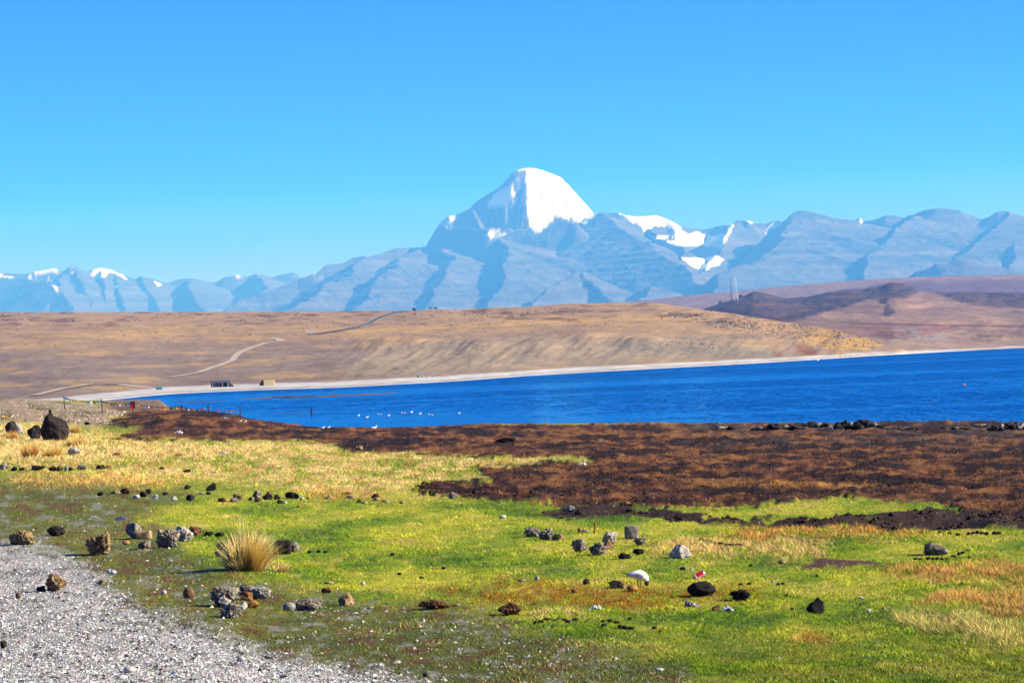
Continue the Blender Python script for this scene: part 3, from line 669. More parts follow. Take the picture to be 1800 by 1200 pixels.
SNOW = [
    [(907, 301), (913, 294), (926, 290), (942, 290), (970, 300), (988, 308), (1042, 366), (1050, 374), (1046, 381), (1036, 386), (1030, 394), (1018, 391), (1006, 384), (990, 386), (985, 382), (975, 383), (967, 389), (952, 387), (945, 391), (930, 391), (926, 378), (927, 350), (924, 325), (923, 312), (912, 306)],
    [(905, 306), (914, 308), (918, 325), (912, 342), (906, 360), (896, 361), (902, 340), (908, 322)],
    [(858, 356), (870, 341), (886, 329), (903, 326), (908, 336), (900, 361), (858, 362)],
    [(889, 365), (894, 366), (893, 390), (888, 390)],
    [(782, 392), (790, 378), (799, 375), (796, 392), (793, 406), (786, 400)],
    [(848, 414), (868, 404), (892, 411), (872, 419)],
    [(930, 394), (968, 392), (955, 402), (940, 412), (934, 400)],
    [(1084, 371), (1100, 374), (1130, 377), (1154, 373), (1175, 380), (1192, 390), (1198, 398), (1188, 402), (1172, 398), (1152, 397), (1140, 402), (1132, 408), (1128, 398), (1112, 390), (1098, 380)],
    [(1188, 396), (1196, 396), (1197, 404), (1208, 412), (1226, 408), (1236, 413), (1258, 416), (1272, 411), (1282, 398), (1290, 392), (1284, 408), (1268, 436), (1250, 433), (1190, 431), (1186, 412)],
    [(1196, 454), (1225, 453), (1256, 448), (1272, 456), (1262, 466), (1242, 474), (1230, 474), (1212, 466), (1206, 458)],
    [(1140, 413), (1150, 416), (1186, 414), (1184, 418), (1150, 420)], [(1172, 424), (1188, 425), (1188, 428), (1172, 428)],
    [(1310, 385), (1320, 385), (1326, 391), (1318, 392)], [(1352, 398), (1366, 390), (1374, 393), (1360, 404), (1346, 412)],
    [(1512, 382), (1520, 386), (1517, 393), (1511, 392)],
    [(58, 478), (80, 472), (100, 470), (104, 474), (82, 478), (66, 483)], [(86, 476), (98, 475), (97, 480), (88, 480)],
    [(160, 482), (166, 472), (176, 469), (192, 471), (205, 476), (216, 485), (226, 492), (218, 490), (204, 481), (190, 479), (184, 487), (168, 487)],
    [(80, 489), (92, 494), (100, 505), (103, 515), (97, 509), (92, 500)], [(270, 494), (276, 497), (286, 501), (276, 502)], [(50, 487), (78, 487), (76, 490), (52, 490)],
    [(0, 484), (28, 484), (24, 487), (0, 487)], [(124, 476), (130, 476), (129, 481), (124, 481)], [(200, 502), (208, 502), (207, 505), (200, 505)], [(402, 489), (418, 483), (432, 488), (424, 491), (408, 492)]]
wsx = 3.0 * fbm2(pxt / 9, pyt / 4, 4, 97); wsy = 2.2 * fbm2(pxt / 8, pyt / 3.5, 4, 98)
snow = np.zeros(H.shape)
for pl in SNOW:
    q = np.array(pl); bb = (pxt > q[:, 0].min() - 8) & (pxt < q[:, 0].max() + 8) & (pyt > q[:, 1].min() - 8) & (pyt < q[:, 1].max() + 8)
    if bb.any(): snow[bb] = np.maximum(snow[bb], sstep(-1.0, 0.6, polydist(pxt[bb] + wsx[bb], pyt[bb] + wsy[bb], pl)))
# rock showing through on the ledges, a few thin snow streaks on the strata
led = sstep(.25, .5, fbm2(pxt / 30, pyt / 2.2, 4, 99))
snow = snow * (1 - 0.75 * led * sstep(.1, .5, fbm2(pxt / 25, pyt / 14, 3, 100)))
ladder = ((pxt > 898) & (pxt < 924) & (pyt > 300) & (pyt < 352)) * sstep(-.1, .3, np.sin(pyt * 2 * np.pi / 5.2 + 2 * fbm2(pxt / 12, pyt / 9, 2, 4)))
snow = snow * (1 - .85 * ladder * sstep(-.4, .2, fbm2(pxt / 7, pyt / 5, 2, 6)))
dash = sstep(.28, .4, fbm2(pxt / 16, pyt / 1.5, 3, 111)) * sstep(6, 2, np.abs(pyt - 334 - .06 * (pxt - 970))) * (pxt > 940) * (pxt < 1000)
snow = snow * (1 - .8 * dash)
streak = sstep(.32, .5, fbm2(pxt / 26, pyt / 1.6, 4, 101)) * (pyt < 425) * kq * (pxt > 850) * (pxt < 960)
lb = sstep(-.15, .25, np.sin(H * 2 * np.pi / 52.0 + 1.2 * fbm2(pxt / 14, pyt / 8, 3, 115)))
snow = np.where((pxt < 924) & (pxt > 903) & kq & (pyt < 366), snow * (.25 + .75 * lb), snow)
snow = snow * (1 - .7 * sstep(.22, .42, fbm2(pxt / 20, pyt / 2.4, 3, 117)) * (pxt > 1090))
snow = np.maximum(snow, streak * .4 * (pyt > 366) * (pxt > 880))
rock = mix(np.broadcast_to(np.array([0.046, 0.046, 0.052]), H.shape + (3,)).copy(), np.array([0.066, 0.062, 0.066]), sstep(-.3, .4, fbm2(pxt / 60, pyt / 16, 4, 102)))
rock = mix(rock, np.array([0.035, 0.032, 0.038]), sstep(.1, .5, fbm2(pxt / 50, H / 40, 4, 103)) * .5)
bands = fbm2(H / 42 + .6 * fbm2(Xmt / 900, Ymt / 900, 3, 5), Xmt / 5200, 3, 106)
rock = rock * (1 + .8 * np.clip(bands, -.6, .6))[..., None]
tM = mix(rock, np.array([0.86, 0.87, 0.88]), snow)
mtn = Layer(Amt, Ymt, H)
MAT_MT = mat_attr('mountain_rock', nscale=0.004, detail=9, var=((0.3, 0.85), (0.7, 1.15)), bump=0.7, bscale=0.004, bdist=40.0, stretch=(1, 1, 3))
j1 = int(np.searchsorted(Amt, ae([560], [480])[0][0])); j2 = int(np.searchsorted(Amt, ae([1290], [400])[0][0]))
for nm, lab, c0, c1 in (('distant_mountains', 'jagged blue hazy mountains at left with specks of snow', 0, j1), ('snow_peak', 'domed snow-capped peak standing over the blue massif', j1, j2), ('hazy_mountains', 'long blue hazy mountain wall right of the snowy peak', j2, len(Amt) - 1)):
    Layer(Amt[c0:c1 + 1], Ymt[:, c0:c1 + 1], H[:, c0:c1 + 1]).build(nm, MAT_MT, tM[:, c0:c1 + 1], lab)


# ------------------------------------------------------------------ rocks
import bmesh
ICO = {}
def ico(n):
    if n not in ICO:
        bm = bmesh.new(); bmesh.ops.create_icosphere(bm, subdivisions=n, radius=1); bm.verts.ensure_lookup_table()
        ICO[n] = (np.array([v.co[:] for v in bm.verts]), np.array([[v.index for v in f.verts] for f in bm.faces])); bm.free()
    return ICO[n]
def rock_shape(kind, sub, seed):
    V, Fc = ico(sub); r = np.random.default_rng(seed); o = r.uniform(0, 60, 3)
    D = V.copy()
    if kind in 'PFT':
        n = 16 if kind in 'FT' else 22
        N = r.normal(size=(n, 3)); N /= np.linalg.norm(N, axis=1)[:, None]; d = r.uniform(.62, 1.0, n)
        q = D @ N.T; rad = np.where(q > 0.05, d / np.maximum(q, 0.05), 9).min(1); rad = np.minimum(rad, 1.25)
    elif kind == 'B':                      # block
        pw = 7.0; rad = 1 / (np.abs(D) ** pw).sum(1) ** (1 / pw); rad = rad * 0.9
    else: rad = np.ones(len(D))
    f1 = noise3(*(D * 1.4 + o).T)
    rad = rad * (1 + (.22 if kind in 'PFT' else .07) * f1)
    if kind == 'P':                         # pitted, knobbly limestone
        k1 = noise3(*(D * 3.6 + o).T); k2 = noise3(*(D * 7.5 + o).T); k3 = noise3(*(D * 14 + o).T)
        rad = rad * (1 + .30 * np.abs(k1) + .16 * k2 + .10 * k3 - .34 * sstep(.10, .40, -k2) - .20 * sstep(.1, .4, k3) + .06 * noise3(*(D * 26 + o).T))
    if kind == 'G':
        N = r.normal(size=(9, 3)); N /= np.linalg.norm(N, axis=1)[:, None]; q = D @ N.T; pl_ = np.where(q > .05, r.uniform(.74, .95, 9) / np.maximum(q, .05), 9).min(1)
    if kind == 'G': rad = np.minimum(pl_, 1 / (np.abs(D) ** 2.6).sum(1) ** (1 / 2.6)) * (1 + .10 * noise3(*(D * 1.8 + o).T) + .05 * noise3(*(D * 5 + o).T) + .03 * noise3(*(D * 12 + o).T) - .10 * sstep(.06, 0, np.abs(D[:, 2] + .5 * D[:, 0] - .05 + .1 * noise3(*(D * 3 + o).T))))
    if kind == 'L': rad = rad * (1 + .16 * noise3(*(D * 2.2 + o).T) + .08 * noise3(*(D * 5 + o).T) + .05 * noise3(*(D * 11 + o).T))
    if kind in 'FT': rad = rad * (1 + .05 * noise3(*(D * 5 + o).T) + .03 * noise3(*(D * 12 + o).T))
    P = D * rad[:, None]
    if kind == 'G': P[:, 2] *= np.where(P[:, 2] > 0, 1.0 - .34 * np.clip(P[:, 0] + .2, 0, 1), 1)
    if kind == 'T': P[:, :2] *= (1 - .72 * np.clip((P[:, 2:] + .7) / 1.7, 0, 1)); P[:, 0] += .12 * P[:, 2]
    P = (P - (P.max(0) + P.min(0)) / 2) / ((P.max(0) - P.min(0)) / 2)
    return P, Fc, rad
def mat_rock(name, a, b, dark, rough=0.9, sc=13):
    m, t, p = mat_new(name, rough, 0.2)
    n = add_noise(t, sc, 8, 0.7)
    r = add_ramp(t, n.outputs['Fac'], [(0.38, dark), (0.46, a), (0.62, b)])  # sharp dark spots: shade of pits put into the stone colour
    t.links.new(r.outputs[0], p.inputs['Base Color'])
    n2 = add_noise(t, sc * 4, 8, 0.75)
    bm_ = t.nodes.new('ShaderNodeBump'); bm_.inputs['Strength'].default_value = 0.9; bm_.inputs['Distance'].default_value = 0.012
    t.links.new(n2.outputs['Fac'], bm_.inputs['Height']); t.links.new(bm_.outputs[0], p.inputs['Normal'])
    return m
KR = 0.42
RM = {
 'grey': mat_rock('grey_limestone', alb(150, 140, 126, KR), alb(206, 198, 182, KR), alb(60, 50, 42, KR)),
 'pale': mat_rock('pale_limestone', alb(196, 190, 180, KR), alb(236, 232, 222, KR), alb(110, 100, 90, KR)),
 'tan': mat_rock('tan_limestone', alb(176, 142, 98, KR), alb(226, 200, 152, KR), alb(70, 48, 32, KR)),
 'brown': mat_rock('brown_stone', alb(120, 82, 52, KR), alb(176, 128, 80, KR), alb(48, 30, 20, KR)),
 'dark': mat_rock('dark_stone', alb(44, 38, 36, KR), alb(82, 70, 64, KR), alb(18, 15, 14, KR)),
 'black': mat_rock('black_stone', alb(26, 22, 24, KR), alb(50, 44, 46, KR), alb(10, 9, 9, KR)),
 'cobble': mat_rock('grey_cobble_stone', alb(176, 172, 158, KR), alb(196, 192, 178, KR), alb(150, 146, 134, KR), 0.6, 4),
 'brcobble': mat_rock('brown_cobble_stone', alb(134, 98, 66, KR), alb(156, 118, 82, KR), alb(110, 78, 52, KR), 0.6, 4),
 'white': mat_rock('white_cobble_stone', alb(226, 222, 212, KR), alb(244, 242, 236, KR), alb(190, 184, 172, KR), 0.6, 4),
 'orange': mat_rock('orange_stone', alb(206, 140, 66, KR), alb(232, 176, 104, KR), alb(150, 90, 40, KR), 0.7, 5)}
SEED = [100]
def rock(box, kind, mat, label=None, cat='rock', group=None, name='rock', sub=None, depth=0.85, lay=None, sink=0.12, parent=None, tilt=0.0, origin=None):
    x0, y0, x1, y1 = box; lay = lay or meadow
    P0 = lay.hit((x0 + x1) / 2, y1)
    mpp = P0[1] / FPX; wd = (x1 - x0) * mpp; ht = (y1 - y0) * mpp
    SEED[0] += 1
    px = (x1 - x0)
    sub = sub or (5 if px > 34 and kind == 'P' else 4 if px > 16 else 3 if px > 8 else 2)
    P, Fc, rad = rock_shape(kind, sub, SEED[0])
    full = ht / (1 - sink * .5)
    Vv = P * np.array([wd / 2, max(wd, ht) / 2 * depth, full / 2])
    Vv[:, 2] += full / 2 - sink * full
    if tilt:
        c, s_ = math.cos(tilt), math.sin(tilt); x_ = Vv[:, 0].copy(); Vv[:, 0] = c * x_ + s_ * Vv[:, 2]; Vv[:, 2] = -s_ * x_ + c * Vv[:, 2]
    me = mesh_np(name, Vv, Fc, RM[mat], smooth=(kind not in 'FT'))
    loc = P0.copy(); loc[1] += wd / 2 * depth * .6; loc[0] *= loc[1] / P0[1]
    try:
        zz = float(lay.height(np.array([loc[0]]), np.array([loc[1]]))[0]) if lay is meadow else loc[2]
        loc[2] = min(zz, P0[2] + 0.05) if lay is meadow else P0[2]
    except Exception: pass
    if parent is not None: loc = loc - np.array(parent.location)
    o = link(name, me, parent, tuple(loc))
    if parent is None: tag(o, label, cat, group)
    return o
ROCKS = [
 ((14, 929, 64, 957), 'P', 'tan', 'knobbly orange tan rock with a dark left end, at the left edge above the gravel'),
 ((82, 922, 116, 942), 'P', 'dark', 'low dark rock between the orange tan one and the tall tan boulder'),
 ((150, 931, 197, 975), 'P', 'tan', 'tall upright pitted tan boulder, the biggest rock left of the tall grass clump'),
 ((221, 915, 248, 946), 'F', 'grey', 'upright grey rock leaning behind the squared tan block'),
 ((238, 931, 267, 947), 'B', 'tan', 'squared brick-like tan block leaning on an upright grey rock'),
 ((242, 948, 267, 963), 'P', 'grey', 'small pitted grey rock just below the squared tan block'),
 ((275, 925, 318, 963), 'P', 'grey', 'large pale pitted rock, front left one of the joined pair beside the squared tan block'),
 ((308, 922, 342, 952), 'P', 'pale', 'pale crumbly rock, rear right one of the joined pair left of the grass clump'),
 ((331, 924, 355, 942), 'P', 'brown', 'rounded brown rock right behind the pale crumbly pair'),
 ((79, 1005, 122, 1039), 'P', 'tan', 'dark based knobbly rock standing alone on the grey gravel'),
 ((63, 1029, 80, 1039), 'F', 'black', 'small black stone touching the left foot of the rock on the gravel'),
 ((27, 1040, 38, 1051), 'S', 'brcobble', 'round dark pebble on the gravel at the far left'),
 ((171, 1018, 190, 1027), 'F', 'tan', 'flat pale yellow stone at the gravel edge, right of the rock on the gravel'),
 ((322, 1031, 342, 1051), 'S', 'brcobble', 'smooth round brown cobble standing alone left of the big rock pile'),
 ((283, 1036, 293, 1044), 'S', 'white', 'little white pebble left of the smooth round brown cobble'),
 ((214, 949, 229, 957), 'S', 'orange', 'small egg shaped orange pebble below the upright grey rock'),
 ((358, 933, 377, 942), 'P', 'dark', 'low dark grey stone, left of the two flat ones between brown rock and grass clump'),
 ((376, 934, 396, 943), 'P', 'dark', 'low dark grey stone, right of the two flat ones between brown rock and grass clump'),
 ((381, 951, 402, 966), 'F', 'dark', 'dark rock half hidden behind the left side of the tall grass clump'),
 ((378, 967, 392, 980), 'F', 'brown', 'small brown stone in front of the dark one at the grass clump\'s left side'),
 ((407, 943, 421, 955), 'F', 'orange', 'tan stone peeping over the left shoulder of the grass clump'),
 ((448, 946, 468, 962), 'F', 'white', 'white stone glimpsed behind the middle of the grass clump'),
 ((480, 948, 512, 974), 'B', 'black', 'big black block behind the right side of the tall grass clump'),
 ((506, 949, 530, 971), 'P', 'grey', 'pitted grey rock against the right side of the black block'),
 ((367, 1028, 421, 1065), 'P', 'grey', 'big dark pitted rock, upper left of the pile below the grass clump'),
 ((384, 1048, 407, 1067), 'F', 'pale', 'smooth pale wedge stone in the middle of the pile below the grass clump'),
 ((386, 1057, 427, 1087), 'P', 'grey', 'round pitted rock lowest in the pile below the grass clump'),
 ((421, 1026, 452, 1042), 'P', 'grey', 'grey rock furthest back in the pile below the grass clump'),
 ((438, 1029, 477, 1053), 'P', 'pale', 'long pale grey rock sloping down at the right of the pile'),
 ((420, 1038, 445, 1055), 'F', 'brown', 'reddish brown angular stone wedged in the right side of the pile'),
 ((422, 1056, 435, 1071), 'F', 'white', 'small white stone beside the orange ring-like stone'),
 ((434, 1054, 457, 1069), 'P', 'orange', 'bright orange stone with a hollow, at the lower right of the pile'),
 ((497, 1057, 520, 1073), 'S', 'cobble', 'smooth light grey cobble touching the left end of a pitted rock'),
 ((519, 1051, 568, 1073), 'P', 'grey', 'low pointed pitted rock right of the smooth light grey cobble'),
 ((594, 1040, 624, 1064), 'T', 'tan', 'upright smooth angular rock, the rightmost one below the grass clump'),
 ((564, 1031, 585, 1042), 'F', 'brown', 'small dark brown stone above the upright smooth angular rock'),
 ((571, 1021, 587, 1026), 'S', 'tan', 'flat pale pebble above the small dark brown stone'),
 ((634, 1021, 642, 1028), 'S', 'white', 'tiny white pebble right of the flat pale pebble'),
 ((645, 1065, 657, 1070), 'S', 'tan', 'flat tan pebble right of the upright smooth angular rock'),
 ((732, 1054, 794, 1071), 'P', 'brown', 'long low brown rock like a log, centre foreground'),
 ((797, 1060, 810, 1065), 'S', 'tan', 'small flat pebble just right of the long low brown rock'),
 ((873, 1056, 918, 1082), 'P', 'brown', 'chunky brown pitted rock, right of the long low brown one'),
 ((920, 925, 952, 944), 'P', 'grey', 'left lump of the wide pitted grey rock mass in mid meadow'),
 ((944, 925, 980, 949), 'P', 'grey', 'right lump of the wide pitted grey rock mass in mid meadow'),
 ((970, 937, 994, 950), 'P', 'tan', 'small tan knob at the right foot of the wide grey rock mass'),
 ((1015, 927, 1026, 936), 'F', 'tan', 'little stone left of the wooden stake'),
 ((1025, 930, 1036, 936), 'F', 'pale', 'little pale stone nearest the foot of the wooden stake'),
 ((1004, 943, 1034, 971), 'P', 'grey', 'knobbly grey rock, left of the two standing below the wooden stake'),
 ((1033, 950, 1068, 976), 'P', 'grey', 'knobbly dark grey rock, right of the two standing below the wooden stake'),
 ((1058, 932, 1088, 956), 'P', 'pale', 'white topped pitted rock behind the smooth brown cone'),
 ((1055, 944, 1081, 966), 'T', 'brcobble', 'smooth brown cone shaped stone leaning on a white topped rock'),
 ((1098, 922, 1123, 947), 'B', 'grey', 'upright squared rock with dark front and pale right edge'),
 ((1112, 942, 1139, 958), 'P', 'grey', 'rounded grey rock just below the upright squared rock'),
 ((1112, 963, 1134, 975), 'P', 'dark', 'small dark rough stone below the rounded grey rock'),
 ((1086, 970, 1110, 982), 'P', 'black', 'black lumpy stone below the knobbly dark grey rock'),
 ((1176, 954, 1214, 982), 'T', 'pale', 'pointed triangular rock with white sunlit right face'),
 ((940, 1012, 949, 1020), 'F', 'pale', 'small half white half dark stone right of the little brown bird'),
 ((1024, 1016, 1038, 1027), 'F', 'dark', 'small wedge shaped dark stone left of the pecking gull'),
 ((1069, 1018, 1094, 1034), 'F', 'black', 'black angular stone left of the pecking gull\'s feet'),
 ((1088, 1022, 1101, 1034), 'F', 'tan', 'tan stone touching the black one left of the gull'),
 ((1102, 1027, 1122, 1039), 'S', 'orange', 'smooth tan cobble right under the pecking gull'),
 ((1004, 1034, 1016, 1042), 'S', 'brcobble', 'small brown and white cobble in the rusty grass'),
 ((1208, 1020, 1259, 1048), 'L', 'black', 'big rounded black rock below the red can'),
 ((1282, 1035, 1320, 1056), 'P', 'black', 'lumpy blackish rock right of the big rounded black one'),
 ((1418, 1047, 1450, 1078), 'T', 'black', 'upright pointed black rock casting a long shadow'),
 ((1368, 983, 1382, 991), 'S', 'tan', 'small cream stone on green turf beside the dark mud patch'),
 ((1195, 996, 1205, 1002), 'B', 'black', 'small square black stone above the red can'),
 ((1212, 996, 1220, 1003), 'T', 'pale', 'tiny pale pointed stone above the red can'),
 ((1624, 952, 1667, 976), 'P', 'grey', 'round crusty grey rock alone on the turf at the right'),
 ((1509, 1047, 1518, 1052), 'F', 'white', 'small white stone, left upper of the few in the right foreground'),
 ((1522, 1069, 1532, 1076), 'F', 'white', 'small bright white stone, lowest of the few in the right foreground'),
 ((1550, 1066, 1558, 1072), 'F', 'grey', 'small grey stone right of the lowest white one in the right foreground'),
 ((788, 863, 807, 877), 'P', 'grey', 'small pitted rock at the green tip where the brown marsh begins'),
 ((702, 879, 712, 885), 'S', 'tan', 'little tan pebble left below the green tip of the marsh'),
 ((877, 904, 890, 911), 'S', 'white', 'smooth whitish cobble alone in the green turf of the middle'),
 ((990, 888, 1011, 900), 'F', 'pale', 'black and white stone on the mud clods at the marsh edge'),
 ((361, 847, 380, 863), 'T', 'black', 'upright black cone shaped rock in the straw, highest of its row'),
 ((361, 863, 372, 869), 'F', 'dark', 'small dark stone at the foot of the black cone shaped rock'),
 ((348, 864, 361, 869), 'F', 'pale', 'flat pale stone left of the black cone shaped rock'),
 ((323, 851, 337, 860), 'P', 'dark', 'small dark pair-like stone left of the black cone shaped rock'),
 ((325, 868, 343, 880), 'P', 'dark', 'dark stone with a pale foot, below left of the black cone'),
 ((301, 871, 312, 880), 'T', 'white', 'whitish pointed stone left of the dark one with a pale foot'),
 ((284, 864, 296, 870), 'F', 'black', 'little flat black stone left of the whitish pointed one'),
 ((268, 868, 278, 877), 'F', 'white', 'white stone under the leaning dark slabs'),
 ((256, 858, 266, 868), 'F', 'black', 'leaning dark slab, the upper right of the two beside each other'),
 ((245, 862, 260, 873), 'F', 'dark', 'leaning dark slab, the lower left of the two beside each other'),
 ((233, 869, 246, 876), 'F', 'white', 'white flat stone left of the two leaning dark slabs'),
 ((194, 860, 213, 867), 'F', 'tan', 'flat tan slab at the left end of the low brown heap'),
 ((210, 856, 231, 868), 'P', 'brown', 'low brown knobbly heap below the straw band at left'),
 ((170, 863, 182, 871), 'F', 'black', 'dark cube-like stone left of the low brown heap'),
 ((383, 874, 394, 882), 'F', 'dark', 'dark brown stone, left of the touching pair below the black cone'),
 ((391, 875, 402, 882), 'S', 'orange', 'orange brown stone, right of the touching pair below the black cone'),
 ((409, 865, 428, 879), 'P', 'tan', 'tan lumpy rock left of the crowded heap of stones'),
 ((403, 874, 419, 882), 'F', 'grey', 'pale low stone in front of the tan lumpy rock'),
 ((441, 860, 461, 875), 'P', 'grey', 'topmost dark grey rock of the crowded heap in the middle row'),
 ((436, 872, 448, 880), 'P', 'grey', 'pitted stone at the left foot of the crowded heap'),
 ((447, 874, 461, 882), 'F', 'brown', 'brown stone at the front of the crowded heap'),
 ((461, 867, 480, 878), 'P', 'dark', 'dark rough rock at the right of the crowded heap'),
 ((468, 863, 477, 869), 'S', 'brcobble', 'small brown stone peeping above the dark rough rock'),
 ((481, 868, 494, 878), 'F', 'dark', 'dark stone right next to the crowded heap'),
 ((486, 877, 498, 885), 'F', 'dark', 'flat dark stone beneath the rightmost stones of the heap'),
 ((496, 880, 505, 885), 'F', 'white', 'small white stone at the lower right of the heap'),
 ((501, 863, 527, 877), 'F', 'black', 'wide black rock at the right end of the middle row'),
 ((526, 873, 536, 878), 'F', 'pale', 'pale pebble right of the wide black rock'),
 ((538, 872, 547, 878), 'S', 'orange', 'orange pebble, upper of the two right of the wide black rock'),
 ((522, 887, 530, 892), 'B', 'orange', 'square orange pebble, lower of the two right of the wide black rock'),
 ((570, 869, 586, 877), 'T', 'tan', 'small pointed tan stone between black rock and far pebbles'),
 ((601, 864, 620, 869), 'F', 'brown', 'flat brown stone, the further of two left of the dark topped one'),
 ((607, 870, 624, 876), 'P', 'grey', 'flat grey stone, the nearer of two left of the dark topped one'),
 ((627, 877, 636, 884), 'F', 'dark', 'tiny dark stone below the flat grey one'),
 ((634, 880, 645, 886), 'F', 'pale', 'tiny pale stone right of a tiny dark one'),
 ((652, 865, 668, 875), 'F', 'brown', 'dark topped brown stone above a cream cobble'),
 ((656, 873, 668, 880), 'S', 'tan', 'cream cobble under the dark topped brown stone'),
 ((671, 877, 684, 884), 'S', 'tan', 'cream cobble right of the dark topped brown stone, the rightmost of the row'),
 ((119, 785, 145, 799), 'F', 'pale', 'smooth pale boulder with dark left side, in straw below the great boulder'),
 ((196, 794, 215, 800), 'F', 'brown', 'flat brown stone lying in straw right of the smooth pale boulder'),
 ((0, 811, 17, 826), 'F', 'grey', 'grey stone cut by the left edge, first of the row under the straw'),
 ((18, 819, 31, 828), 'F', 'black', 'small black stone second in the row under the straw'),
 ((33, 820, 46, 827), 'F', 'dark', 'smallest dark stone in the row under the straw, third from the left'),
 ((55, 816, 80, 827), 'P', 'black', 'wide black lumpy rock in the row under the straw'),
 ((85, 818, 101, 828), 'F', 'dark', 'dark stone right of the wide black lumpy rock'),
 ((98, 818, 112, 828), 'F', 'brown', 'brown stone between the dark one and the half white one'),
 ((112, 818, 121, 828), 'F', 'pale', 'half white stone in the row under the straw'),
 ((119, 820, 128, 827), 'S', 'black', 'small black stone right after the half white one'),
 ((135, 815, 154, 826), 'P', 'grey', 'pitted grey rock near the right end of the row under the straw'),
 ((168, 816, 184, 824), 'F', 'dark', 'dark low stone, left half of the pair ending the row'),
 ((181, 817, 197, 824), 'F', 'brown', 'brown low stone, right half of the pair ending the row'),
 ((279, 820, 289, 825), 'F', 'black', 'tiny black stone alone on the yellow turf'),
 ((321, 824, 336, 831), 'F', 'dark', 'small dark stone with a white spot on the yellow turf'),
 ((148, 740, 160, 746), 'P', 'black', 'small black stone on green turf right of the great boulder'),
 ((0, 1124, 12, 1139), 'P', 'dark', 'dark stone on gravel cut by the left edge'),
 ((0, 1143, 9, 1155), 'S', 'white', 'whitish stone on gravel cut by the left edge, under a dark one'),
 ((217, 1170, 239, 1182), 'S', 'white', 'white rounded cobble on the gravel at the bottom'),
 ((417, 1152, 432, 1162), 'S', 'white', 'off-white pebble at the gravel border, bottom centre left'),
 ((743, 1181, 753, 1189), 'S', 'dark', 'small dark round pebble at the bottom edge'),
 ((1152, 1173, 1167, 1179), 'S', 'white', 'pale flat pebble on the bottom turf right of centre'),
 ((624, 782, 638, 790), 'F', 'tan', 'small light stone where straw meets the brown marsh'),
 ((870, 768, 908, 777), 'P', 'black', 'long black lump of turf in the upper marsh'),
]
for bx, kd, mt, lb in ROCKS: rock(bx, kd, mt, lb)
# the great boulders at left
rock((71, 724, 121, 774), 'G', 'dark', 'great dark boulder with a small cairn on top, left', 'boulder', name='boulder', sub=5, depth=.8)
rock((49, 745, 73, 772), 'F', 'dark', 'smaller dark boulder leaning on the left of the great boulder', 'boulder', name='boulder')
rock((8, 738, 30, 766), 'F', 'dark', 'narrow upright dark boulder near the left edge', 'boulder', name='boulder')
rock((18, 742, 42, 764), 'F', 'pale', 'sloping pale boulder right behind the narrow dark one', 'boulder', name='boulder')
bl = [o for o in COL.objects if o.name == 'boulder'][0]
bmp = meadow.hit(96, 774)[1] / FPX
cz = empty('cairn', (0, 0, 0)); tag(cz, 'little cairn of dark stones piled on the great boulder', 'cairn')
BV = np.empty(len(bl.data.vertices) * 3, np.float32); bl.data.vertices.foreach_get('co', BV); BV = BV.reshape(-1, 3)
near_top = BV[np.hypot(BV[:, 0] + 13 * bmp, BV[:, 1]) < 7 * bmp]
tp_ = near_top[near_top[:, 2].argmax()]
cz.location = (bl.location[0] + float(tp_[0]), bl.location[1] + float(tp_[1]), bl.location[2] + float(tp_[2]) - .05)
zc = 0
for wpx, hpx in ((9, 3), (6, 3), (7.5, 2.5), (4, 2.2)):
    P, Fc, _ = rock_shape('F', 2, 900 + int(wpx * 2))
    ww, hh = wpx * bmp, hpx * bmp
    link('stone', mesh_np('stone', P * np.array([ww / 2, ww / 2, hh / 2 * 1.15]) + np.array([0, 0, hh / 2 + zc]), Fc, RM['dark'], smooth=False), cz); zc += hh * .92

# rock outcrops along the lake edge
OUT = [((1323, 737, 1412, 753), 'low grey rock outcrop at the lake edge, left of the high one'), ((1414, 734, 1452, 750), 'small humped outcrop between the low one and the high one at the lake edge'),
       ((1456, 729, 1552, 753), 'highest and broadest rock outcrop on the lake edge'), ((1548, 745, 1622, 755), 'thin low ledge of rock right of the highest outcrop'),
       ((1712, 740, 1738, 750), 'small dark rock at the lake edge near the right side'), ((1738, 734, 1812, 753), 'dark outcrop at the lake edge cut by the right side'), ((1264, 743, 1288, 753), 'smallest dark rock on the lake edge, left of all the outcrops'), ((1640, 746, 1705, 754), 'line of low stones on the lake edge between outcrops')]
for (x0, y0, x1, y1), lb in OUT:
    P0 = meadow.hit((x0 + x1) / 2, y1 + 1)
    o = empty('rock_outcrop', tuple(P0)); tag(o, lb, 'outcrop', 'rocks along the lake edge')
    n = max(2, int((x1 - x0) / 9)); mp = P0[1] / FPX
    for i in range(n):
        u = (i + .5) / n; env = math.sin(math.pi * min(max(u, .08), .92)) ** .6 * random.uniform(.65, 1.05)
        hh = (y1 - y0) * .82 * env; ww = (x1 - x0) / n * random.uniform(2.0, 3.2); cx = x0 + (x1 - x0) * u
        P, Fc, _ = rock_shape('P', 3, 3000 + i + int(x0)); sz = np.array([ww * mp / 2, ww * mp * .6, hh * mp * .75])
        V = P * sz; V[:, 2] += hh * mp * .25
        link('rock', mesh_np('rock', V, Fc, RM['dark' if (i + int(x0)) % 4 else 'grey']), o, ((cx - (x0 + x1) / 2) * mp, random.uniform(-.5, .8) * ww * mp * .3, (cx - (x0 + x1) / 2) * mp * 0.0))
